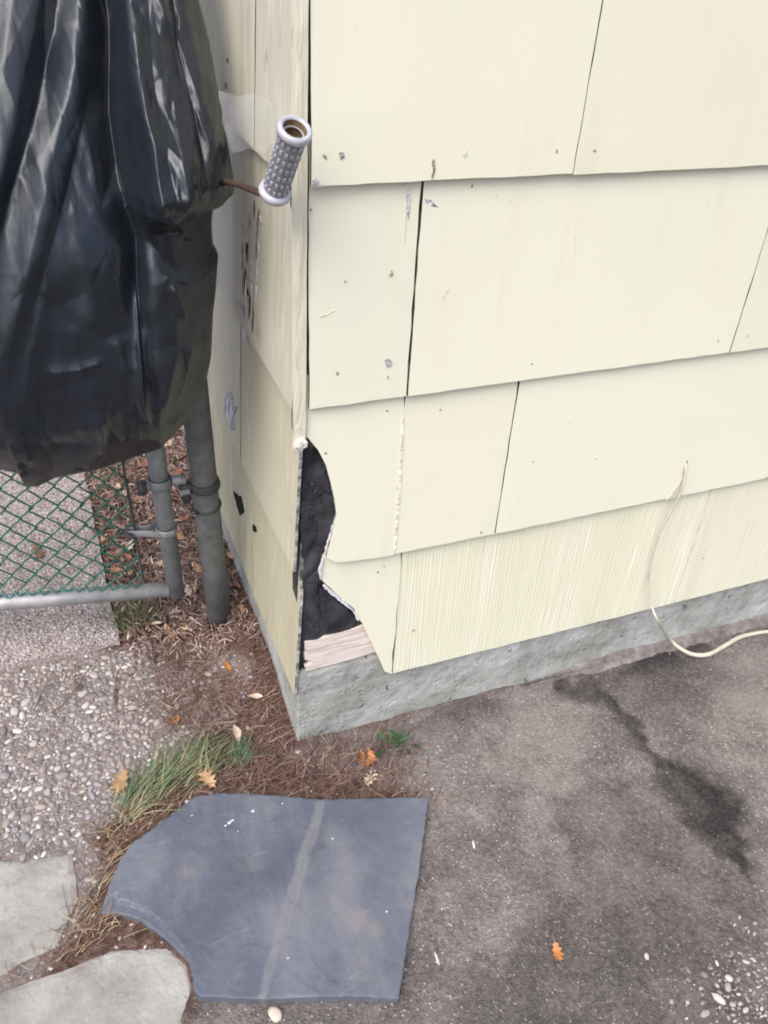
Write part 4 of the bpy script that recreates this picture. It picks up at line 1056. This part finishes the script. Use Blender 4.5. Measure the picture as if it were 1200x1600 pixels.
def slab_cols(a, b):
    d = seg_dist(a+.022*(fbm(a*16, b*16, 4)-.47), b, s_streak); wv = .0105*(.6+.8*fbm(a*25, b*25, 3))*np.interp(b, [s_streak[-1][1], s_streak[2][1], s_streak[0][1]], [.7, 1.0, .8])
    c0 = sm(wv*1.25, wv*.6, d)
    c1 = np.zeros_like(a)
    for i, (x, y) in enumerate([]): c1 = np.maximum(c1, sm(.0055, .002, np.hypot(a-x, (b-y)*1.4)*(.7+.8*fbm(a*160, b*160, 2))))
    c2 = np.zeros_like(a)
    for i, (x, y) in enumerate(s_brown): c2 = np.maximum(c2, sm(.022, .002, np.hypot(a-x, b-y)*(.6+.9*fbm(a*60+i, b*60, 3)))*(.6 if i in (1, 2) else .3))
    return np.stack([c0, c1, c2], -1)
SO = np.array([np.mean([q[0] for q in SP]), np.mean([q[1] for q in SP]), 0])
slab = plate('slate_slab', SPr, .0027, slab_top, lambda a, b: (a, b, 0*a+.003), M_slate, None, SO, False, cols=slab_cols)
slab.location = SO
for k, (a, b, r_) in enumerate([(358, 1287, .0042), (363, 1283, .003), (352, 1291, .0025), (395, 1268, .0032), (441, 1256, .0018), (520, 1310, .0016), (604, 1424, .0022), (450, 1497, .002), (300, 1275, .0016), (372, 1300, .0015)]):
    q_ = G(a, b, SH); pl = [(q_[0]+r_*random.uniform(.5, 1.2)*math.cos(t)-SO[0], q_[1]+r_*.7*random.uniform(.5, 1.2)*math.sin(t)-SO[1]) for t in np.linspace(0, 2*math.pi, 8)[:-1]]
    zt_ = float(slab_top(np.array([q_[0]]), np.array([q_[1]]))[2][0])
    plate('paint_fleck', pl, 0, lambda a, b: (a, b, 0*a+zt_+.0006), lambda a, b: (a, b, 0*a+zt_-.002), M_fleck, slab)
tag(slab, 'broken blue grey slate slab lying on the ground in front of the house corner', 'slab')

# ------------------------------------------------------------------ litter: needles, straw, shreds
def ribbons(name, P0, TH_, L, W, col, mat, bend, lift, kind_label, cat, segs=3):
    """thin strips lying about: start point, heading, length, width, colour per strip"""
    n = len(P0); k = segs+1
    t = np.linspace(0, 1, k)[None, :]
    ang = TH_[:, None]+bend[:, None]*(t-.5)
    st_ = L[:, None]/segs
    x = P0[:, 0:1]+np.cumsum(np.cos(ang)*st_, 1)-np.cos(ang[:, :1])*st_; y = P0[:, 1:2]+np.cumsum(np.sin(ang)*st_, 1)-np.sin(ang[:, :1])*st_
    z = P0[:, 2:3]+lift[:, None]*np.sin(np.pi*t*.9)+lift[:, None]*.2
    nx_ = -np.sin(ang); ny_ = np.cos(ang); ww = W[:, None]*(1-.5*t)
    A = np.stack([x+nx_*ww, y+ny_*ww, z], -1); Bq = np.stack([x-nx_*ww, y-ny_*ww, z], -1); Cq = np.stack([x, y, z+ww*1.1], -1)
    Vn = np.stack([A, Cq, Bq], 2).reshape(-1, 3)
    i0 = (np.arange(n)*k*3)[:, None]+np.arange(segs)[None]*3
    F1 = np.stack([i0, i0+3, i0+4, i0+1], -1).reshape(-1, 4); F2_ = np.stack([i0+1, i0+4, i0+5, i0+2], -1).reshape(-1, 4)
    o = fast_mesh(name, Vn, np.concatenate([F1, F2_]), mat, np.repeat(col, k*3, 0))
    return tag(o, kind_label, cat, kind='stuff')
P_need = [G2([(300, 1010), (350, 1000), (405, 1000), (425, 1040), (460, 1120), (475, 1160), (600, 1165), (665, 1245), (560, 1246), (420, 1240), (330, 1240), (280, 1180), (220, 1100), (240, 1040)]), ]
P_back = [(-.275, .33), (-.20, .27), (-.02, .24), (-.008, 1.3), (-.29, 1.3)]
def needle_pts(n, box, polys, soft=.03):
    X = RNG.uniform(box[0], box[1], n); Y = RNG.uniform(box[2], box[3], n); d = np.full(n, -9.)
    for P in polys: d = np.maximum(d, sdist(X, Y, P))
    ok = RNG.random(n) < sm(-soft, soft, d+.02*(fbm(X*20, Y*20, 2)-.45)*2); return X[ok], Y[ok]
X, Y = needle_pts(9000, (-.45, .25, -.25, .40), P_need, .05)
Z_ = gz_arr(X, Y)+RNG.uniform(0, .012, len(X)); n = len(X)
ncol = np.array([(.165, .095, .078), (.22, .13, .108), (.13, .082, .072), (.29, .20, .17), (.44, .35, .30), (.085, .056, .05)])[RNG.choice(6, n, p=[.28, .26, .18, .15, .06, .07])]*RNG.uniform(.7, 1.2, (n, 1))
hd = np.where(RNG.random(n) < .55, RNG.normal(.55, .5, n), RNG.uniform(0, np.pi, n))
keep = (X < -.012) | (Y < -.012)
ribbons('pine_needles', np.stack([X, Y, Z_], -1)[keep], hd[keep], RNG.uniform(.02, .06, n)[keep], RNG.uniform(.0005, .0009, n)[keep], ncol[keep], M_needle, RNG.normal(0, .5, n)[keep], RNG.uniform(.001, .006, n)[keep], 'red brown pine needles banked at the foot of the house corner', 'pine needles')
X, Y = needle_pts(7000, (-.30, .0, .22, 1.3), [P_back], .02)
n = len(X); Z_ = gz_arr(X, Y)+RNG.uniform(0, .012, n)
ncol = np.array([(.20, .125, .11), (.29, .20, .175), (.15, .095, .085), (.40, .31, .27), (.58, .49, .44), (.10, .066, .06)])[RNG.choice(6, n, p=[.26, .26, .18, .16, .08, .06])]*RNG.uniform(.7, 1.2, (n, 1))
hd = RNG.uniform(0, np.pi, n)
ribbons('leaf_litter', np.stack([X, Y, Z_], -1), hd, RNG.uniform(.006, .032, n), RNG.uniform(.0005, .0024, n), ncol, M_needle, RNG.normal(0, .6, n), RNG.uniform(.001, .009, n), 'reddish shredded leaf litter on the strip behind the gate', 'leaf litter')
# pale straw along the joints and left of the slate
P_straw = [G2([(190, 1250), (310, 1240), (205, 1325), (160, 1420), (215, 1440), (180, 1470), (60, 1530), (0, 1560), (0, 1530), (90, 1480), (130, 1400), (140, 1330)])]
X, Y = needle_pts(3000, (-.56, -.15, -.33, .05), P_straw, .016); n = len(X)
Z_ = gz_arr(X, Y)+RNG.uniform(.001, .010, n)
ncol = np.array([(.46, .37, .25), (.34, .25, .16), (.56, .48, .35), (.20, .12, .08), (.25, .14, .09), (.15, .09, .06)])[RNG.choice(6, n, p=[.16, .2, .08, .2, .2, .16])]*RNG.uniform(.7, 1.15, (n, 1))
okp = ~inside(X, Y, SP)
hd = np.where(RNG.random(n) < .6, RNG.normal(.62, .35, n), RNG.uniform(0, np.pi, n))
ribbons('dry_straw', np.stack([X, Y, Z_], -1)[okp], hd[okp], RNG.uniform(.015, .06, n)[okp], RNG.uniform(.0004, .0008, n)[okp], ncol[okp], M_needle, RNG.normal(0, .35, n)[okp], RNG.uniform(.001, .008, n)[okp], 'dry straw and needles in the joint between flagstones and slate', 'straw')
# crumbs of bark and dirt over soil and the edge of the pebbles
X, Y = needle_pts(5200, (-.5, .22, -.25, .42), P_need, .12); n = len(X); R = np.clip(RNG.lognormal(math.log(.0016), .5, n), .0006, .005)
ok = (X < -.01) | (Y < -.01); X, Y, R = X[ok], Y[ok], R[ok]
tag(stones('bark_crumbs', X, Y, gz_arr(X, Y), R, M_pebble, False, None, .2, [(.13, .08, .06), (.20, .12, .09), (.09, .06, .05), (.33, .25, .21), (.24, .17, .13)]), 'dark crumbs of bark and soil among the pine needles', 'bark crumbs', kind='stuff')

# ------------------------------------------------------------------ grass
def tuft(name, pts_px, n, Lr, lean, cols, label, cat='grass', spread=.012, z=0):
    q = [G(a, b) for a, b in pts_px]; c = np.mean(q, 0); c[2] = 0
    b = MB()
    for i in range(n):
        k = random.randrange(len(q)); x = q[k][0]+random.gauss(0, spread); y = q[k][1]+random.gauss(0, spread)
        L_ = random.uniform(*Lr); th = random.gauss(lean[0], lean[1]); el = random.uniform(*lean[2]); w_ = random.uniform(.0007, .0015)
        base = np.array([x, y, gz(x, y)]); pv = []; p_ = base.copy(); e_ = el
        nseg = 5
        for s_ in range(nseg+1):
            t = s_/nseg; ww = w_*(1-t*.92)
            pn = np.array([-math.sin(th), math.cos(th), 0])
            pv += [p_-pn*ww-c, p_+pn*ww-c]
            p_ = p_+np.array([math.cos(th)*math.cos(e_), math.sin(th)*math.cos(e_), math.sin(e_)])*L_/nseg; e_ -= lean[3]*random.uniform(.6, 1.3); th += random.gauss(0, .08)
            if p_[2] < gz(p_[0], p_[1])+.002: p_[2] = gz(p_[0], p_[1])+.002+.002*random.random(); e_ = max(e_, 0)
            if inside(np.array([p_[0]]), np.array([p_[1]]), SP)[0] and p_[2] < SH+.004: p_[2] = SH+.004
        col = np.array(random.choice(cols))*random.uniform(.75, 1.25)
        b.add(pv, [(2*s_, 2*s_+1, 2*s_+3, 2*s_+2) for s_ in range(nseg)], col)
    o = b.build(name, M_grass, None, True); o.location = c; return tag(o, label, cat)
GR = [(.06, .125, .05), (.085, .155, .06), (.045, .10, .045), (.13, .18, .085), (.24, .235, .14)]
tuft('grass_tuft', [(200, 1262), (218, 1250), (240, 1240), (262, 1228), (285, 1218), (300, 1205), (205, 1275), (250, 1236)], 420, (.04, .12), (.75, .35, (.15, .9), .28), GR+[(.33, .30, .18)]*2, 'long drooping tuft of green grass bent over the upper left edge of the slate', 'grass tuft', .010)
tuft('grass_tuft', [(365, 1190), (375, 1182), (380, 1196)], 90, (.02, .055), (1.2, .8, (.5, 1.4), .2), [(.04, .12, .06), (.06, .15, .07), (.10, .16, .07)], 'small bright green grass clump above the top edge of the slate', 'grass tuft', .008)
tuft('grass_tuft', [(318, 1200), (335, 1185), (345, 1198), (325, 1215)], 90, (.02, .06), (.8, .9, (.2, 1.2), .25), [(.20, .19, .10), (.13, .16, .07), (.30, .25, .15)], 'dry half green grass between the long tuft and the bright green clump', 'grass tuft', .010)
tuft('grass_tuft', [(175, 975), (195, 970), (215, 965), (235, 968), (205, 985)], 260, (.02, .065), (2.2, 1.2, (.3, 1.3), .25), [(.055, .10, .035), (.08, .13, .05), (.12, .15, .07), (.2, .19, .11)], 'grass tuft growing under the bottom rail at the corner of the concrete walk', 'grass tuft', .014)
tuft('grass_tuft', [(150, 735), (165, 745), (160, 760)], 110, (.02, .07), (1.6, 1.2, (.3, 1.3), .25), [(.10, .11, .05), (.2, .18, .11), (.3, .25, .17)], 'dry grass behind the gate mesh just under the bag', 'grass tuft', .016)

# ------------------------------------------------------------------ leaves
MAPLE = [(0, -.42), (.10, -.36), (.34, -.50), (.30, -.30), (.56, -.28), (.44, -.10), (.62, .10), (.36, .06), (.30, .16), (.40, .44), (.18, .30), (0, .62)]
OAK = [(0, -.55), (.05, -.44), (.18, -.40), (.10, -.26), (.30, -.14), (.14, -.02), (.36, .16), (.15, .22), (.24, .42), (.07, .40), (0, .56)]
OVAL = [(0, -.5), (.12, -.36), (.22, -.15), (.24, .05), (.18, .26), (.08, .42), (0, .55)]
def leaf_mesh(kind, mat, seed, curl=.5, nm='leaf'):
    r = random.Random(seed); half = {'maple': MAPLE, 'oak': OAK, 'oval': OVAL}[kind]
    v = []; f = []
    for (x, y) in half: v.append((0, y))
    m0 = len(v)
    jl = [r.uniform(.82, 1.15) for _ in half]; jr = [r.uniform(.82, 1.15) for _ in half]
    for sgn, jj in ((1, jl), (-1, jr)):
        b0 = len(v)
        for (x, y), j in zip(half, jj): v.append((sgn*x*j, y+.05*(j-1)))
        for (x, y), j in zip(half, jj): v.append((sgn*x*j*.5, y+.02*(j-1)))
        mid = b0+len(half)
        for i in range(len(half)-1):
            for a, c in (((i, i+1), (mid+i, mid+i+1)), ((mid+i, mid+i+1), (b0+i, b0+i+1))):
                q_ = (a[0], a[1], c[1], c[0]); f.append(q_ if sgn > 0 else q_[::-1])
    c1, c2, c3 = r.uniform(.2, 1.2)*curl, r.uniform(-.5, .9)*curl, r.uniform(-1, 1)*curl
    V3 = [(x, y, c1*x*x*1.3+c2*y*y*.7+c3*x*y*.8+.04*math.sin(7*x+seed)*curl) for x, y in v]
    # stalk
    b0 = len(V3); y0 = half[0][1]; zst = V3[0][2]
    V3 += [(-.012, y0, zst), (.012, y0, zst), (.04, y0-.35, zst+.06), (.025, y0-.36, zst+.08)]
    f.append((b0, b0+1, b0+2, b0+3))
    zm = min(q_[2] for q_ in V3)
    V3 = [(x, y, z-zm) for x, y, z in V3]
    return V3, f
def leaf(px_, py_, size, rot, kind, colr, label, group=None, curl=.5, seed=None, z=None, tilt=(0, 0), flatz=.004):
    sd = seed if seed is not None else int(px_*7+py_)
    v, f = leaf_mesh(kind, None, sd, curl)
    q_ = G(px_, py_)
    o = mesh_obj('leaf', [(a*size, b*size, c*size) for a, b, c in v], f, M_leaf[colr], None, True)
    o.location = (q_[0], q_[1], (gz(q_[0], q_[1])+flatz) if z is None else z); o.rotation_euler = (tilt[0], tilt[1], rot)
    return tag(o, label, 'leaf', group)
leaf(870, 1490, .030, 2.9, 'oak', 'orange', 'orange leaf lying alone on the dark driveway', curl=.9)
leaf(572, 1190, .034, .9, 'maple', 'orange', 'orange curled leaf beside the green weed at the foundation', curl=1.3, flatz=.006)
leaf(578, 1222, .034, -.9, 'oak', 'pale', 'pale tan leaf between the orange leaf and the top edge of the slate', curl=1.0, flatz=.006)
leaf(190, 1226, .052, 2.7, 'oak', 'tan', 'large tan leaf on the pebbles beside the long grass tuft', curl=1.2, flatz=.008)
leaf(325, 1225, .044, .4, 'oak', 'tan', 'tan shrivelled leaf touching the top left corner of the slate', curl=1.5, flatz=.008)
leaf(370, 1158, .034, .3, 'oval', 'pale', 'pale upright leaf above the bright green grass clump', curl=.8, flatz=.012, tilt=(.7, .2))
leaf(480, 1113, .012, 1.0, 'oval', 'yellow', 'tiny yellow leaf stuck to the concrete corner', curl=.6, z=float(Fw(480, 1113)[2])-.002, tilt=(1.3, 0)).location = tuple(Fw(480, 1113, -.0005))
leaf(400, 1112, .030, 1.2, 'oval', 'pale', 'narrow pale leaf on the needles beside the foundation corner', curl=.9, flatz=.012)
leaf(600, 1150, .030, -.2, 'oval', 'brown', 'dark brown leaf tucked against the foot of the foundation', curl=.6, flatz=.004)
leaf(272, 1130, .022, .5, 'maple', 'orange', 'small orange leaf at the upper edge of the pebbles', curl=.9, flatz=.006)
leaf(355, 1050, .030, .4, 'oval', 'orange', 'rust orange leaf half buried in needles near the wall', curl=.9, flatz=.012)
wl = leaf(62, 872, .048, 3.3, 'oak', 'brown', 'dark brown leaf caught against the gate mesh above the walk', curl=.5, z=.026); wl.scale = (.9, 1.35, 1)
wl.location = (wl.location[0], wl.location[1], .023)
RL = random.Random(11)
STRIP_LEAVES = [(205, 862, .050, 'pale', 'oak'), (258, 890, .044, 'pale', 'maple'), (250, 905, .04, 'pale', 'oval'), (312, 915, .052, 'tan', 'oval'), (300, 940, .046, 'pale', 'maple'), (275, 965, .040, 'pale', 'oak'), (262, 990, .04, 'tan', 'oval'),
        (245, 985, .034, 'pale', 'oval'), (292, 992, .040, 'tan', 'oak'), (365, 980, .040, 'tan', 'oval'), (380, 990, .036, 'tan', 'oak'), (270, 1000, .034, 'tan', 'oak'), (283, 862, .045, 'tan', 'oak'), (290, 835, .04, 'red', 'oval'), (270, 800, .045, 'red', 'maple'),
        (190, 830, .045, 'red', 'oval'), (175, 790, .05, 'red', 'oak'), (165, 850, .04, 'tan', 'oval'), (182, 900, .04, 'red', 'oak'), (215, 790, .05, 'tan', 'maple'), (230, 740, .06, 'red', 'oak'), (268, 720, .05, 'pale', 'oval'), (270, 690, .06, 'red', 'oak'),
        (355, 880, .03, 'pale', 'maple'), (362, 905, .034, 'tan', 'oval'), (368, 930, .03, 'tan', 'oak'), (372, 950, .036, 'red', 'oval'), (225, 930, .03, 'tan', 'oval'), (180, 875, .045, 'red', 'maple'), (200, 880, .04, 'red', 'oval'), (255, 940, .03, 'red', 'oak'), (205, 905, .03, 'tan', 'oval'), (300, 870, .04, 'red', 'oak'), (185, 770, .05, 'pale', 'oval'), (240, 770, .05, 'tan', 'oak'), (280, 770, .05, 'red', 'oval'), (285, 745, .05, 'tan', 'oak')]
LABS = {}; seen = {}
for (a, b, sz, cl_, kd) in STRIP_LEAVES:
    where = 'behind the mesh left of the tension bar' if a < 215 else ('against the foot of the side wall' if a > 345 else ('on the ground below the bottom rail' if b > 925 else ('near the hinge under the bag' if b < 800 else 'between the gate upright and the post')))
    lab = {'pale': 'pale bleached', 'tan': 'tan dry', 'red': 'russet dry'}[cl_]+{'oak': ' lobed', 'maple': ' star shaped', 'oval': ' oval'}[kd]+' leaf '+where
    LABS[(a, b)] = lab; seen.setdefault(lab, []).append((a, b))
for lab, ks in seen.items():
    ks.sort(key=lambda q: q[1])
    for i, kk in enumerate(ks):
        if len(ks) == 2: LABS[kk] = lab+(', farther one', ', nearer one')[i]
for (a, b, sz, cl_, kd) in STRIP_LEAVES:
    lab = LABS[(a, b)]
    leaf(a, b, sz*.72, RL.uniform(0, 6.28), kd, cl_, lab, 'dry leaves on the strip behind the gate', curl=RL.uniform(.6, 1.4), flatz=RL.uniform(.008, .016), tilt=(RL.uniform(-.25, .25), RL.uniform(-.25, .25)))
# weed at the foundation
wq = G(615, 1166); weed = thing('weed', 'small green weed growing at the foot of the foundation', 'plant', (wq[0], wq[1], 0))
for i in range(13):
    v, f = leaf_mesh('oval', None, 90+i, .7); sz = random.uniform(.014, .026)
    o = mesh_obj('leaf', [(a*sz*.75, (b+.5)*sz*1.35, c*sz) for a, b, c in v], f, M_leaf['green'], weed, True)
    th = i*2.4; o.location = (.012*math.cos(th)+random.uniform(-.02, .03), min(.012*math.sin(th)-.004, .002), .004+.012*random.random()); o.rotation_euler = (random.uniform(.1, .7), random.uniform(-.3, .3), th-1.57)
b = MB()
for i in range(4): b.tube([(0, 0, -.004), (random.uniform(-.01, .02), random.uniform(-.012, 0), .008), (random.uniform(-.012, .03), random.uniform(-.02, .0), .022)], .0008, 5)
b.build('stem', M_leaf['green'], weed)

# ------------------------------------------------------------------ twigs
def twig(paths, label, r=.0022):
    o0 = G(*paths[0][0]); o0[2] = 0; b = MB()
    for P in paths:
        pts = spline([G(a, c, .010)-o0 for a, c in P], 4); pts = [q_+np.array([random.gauss(0, .0006), random.gauss(0, .0006), 0]) for q_ in pts]
        b.tube(pts, [r*(1-.55*i/len(pts)) for i in range(len(pts))], 6)
    o = b.build('twig', M_twig, None, True); o.location = o0; return tag(o, label, 'twig')
twig([[(78, 1115), (100, 1098), (118, 1075), (132, 1055), (143, 1040)], [(116, 1078), (117, 1058), (117, 1038)]], 'forked brown twig on the pebbles below the concrete walk')
twig([[(52, 1112), (62, 1090), (75, 1066), (95, 1052), (112, 1045)]], 'thin curved twig left of the forked twig', .0018)
twig([[(182, 1112), (178, 1095), (179, 1075), (184, 1050)]], 'short thick twig standing out on the pebbles right of the forked twig', .0030)
twig([[(120, 1290), (150, 1280), (180, 1270)]], 'straight pale twig pointing at the grass tuft from the pebbles', .0016)
twig([[(120, 1452), (148, 1438), (176, 1424)]], 'pale straight stick touching the left tip of the slate', .0018)
twig([[(378, 1118), (400, 1110), (425, 1100)]], 'short twig on the needles beside the foundation corner', .0016)
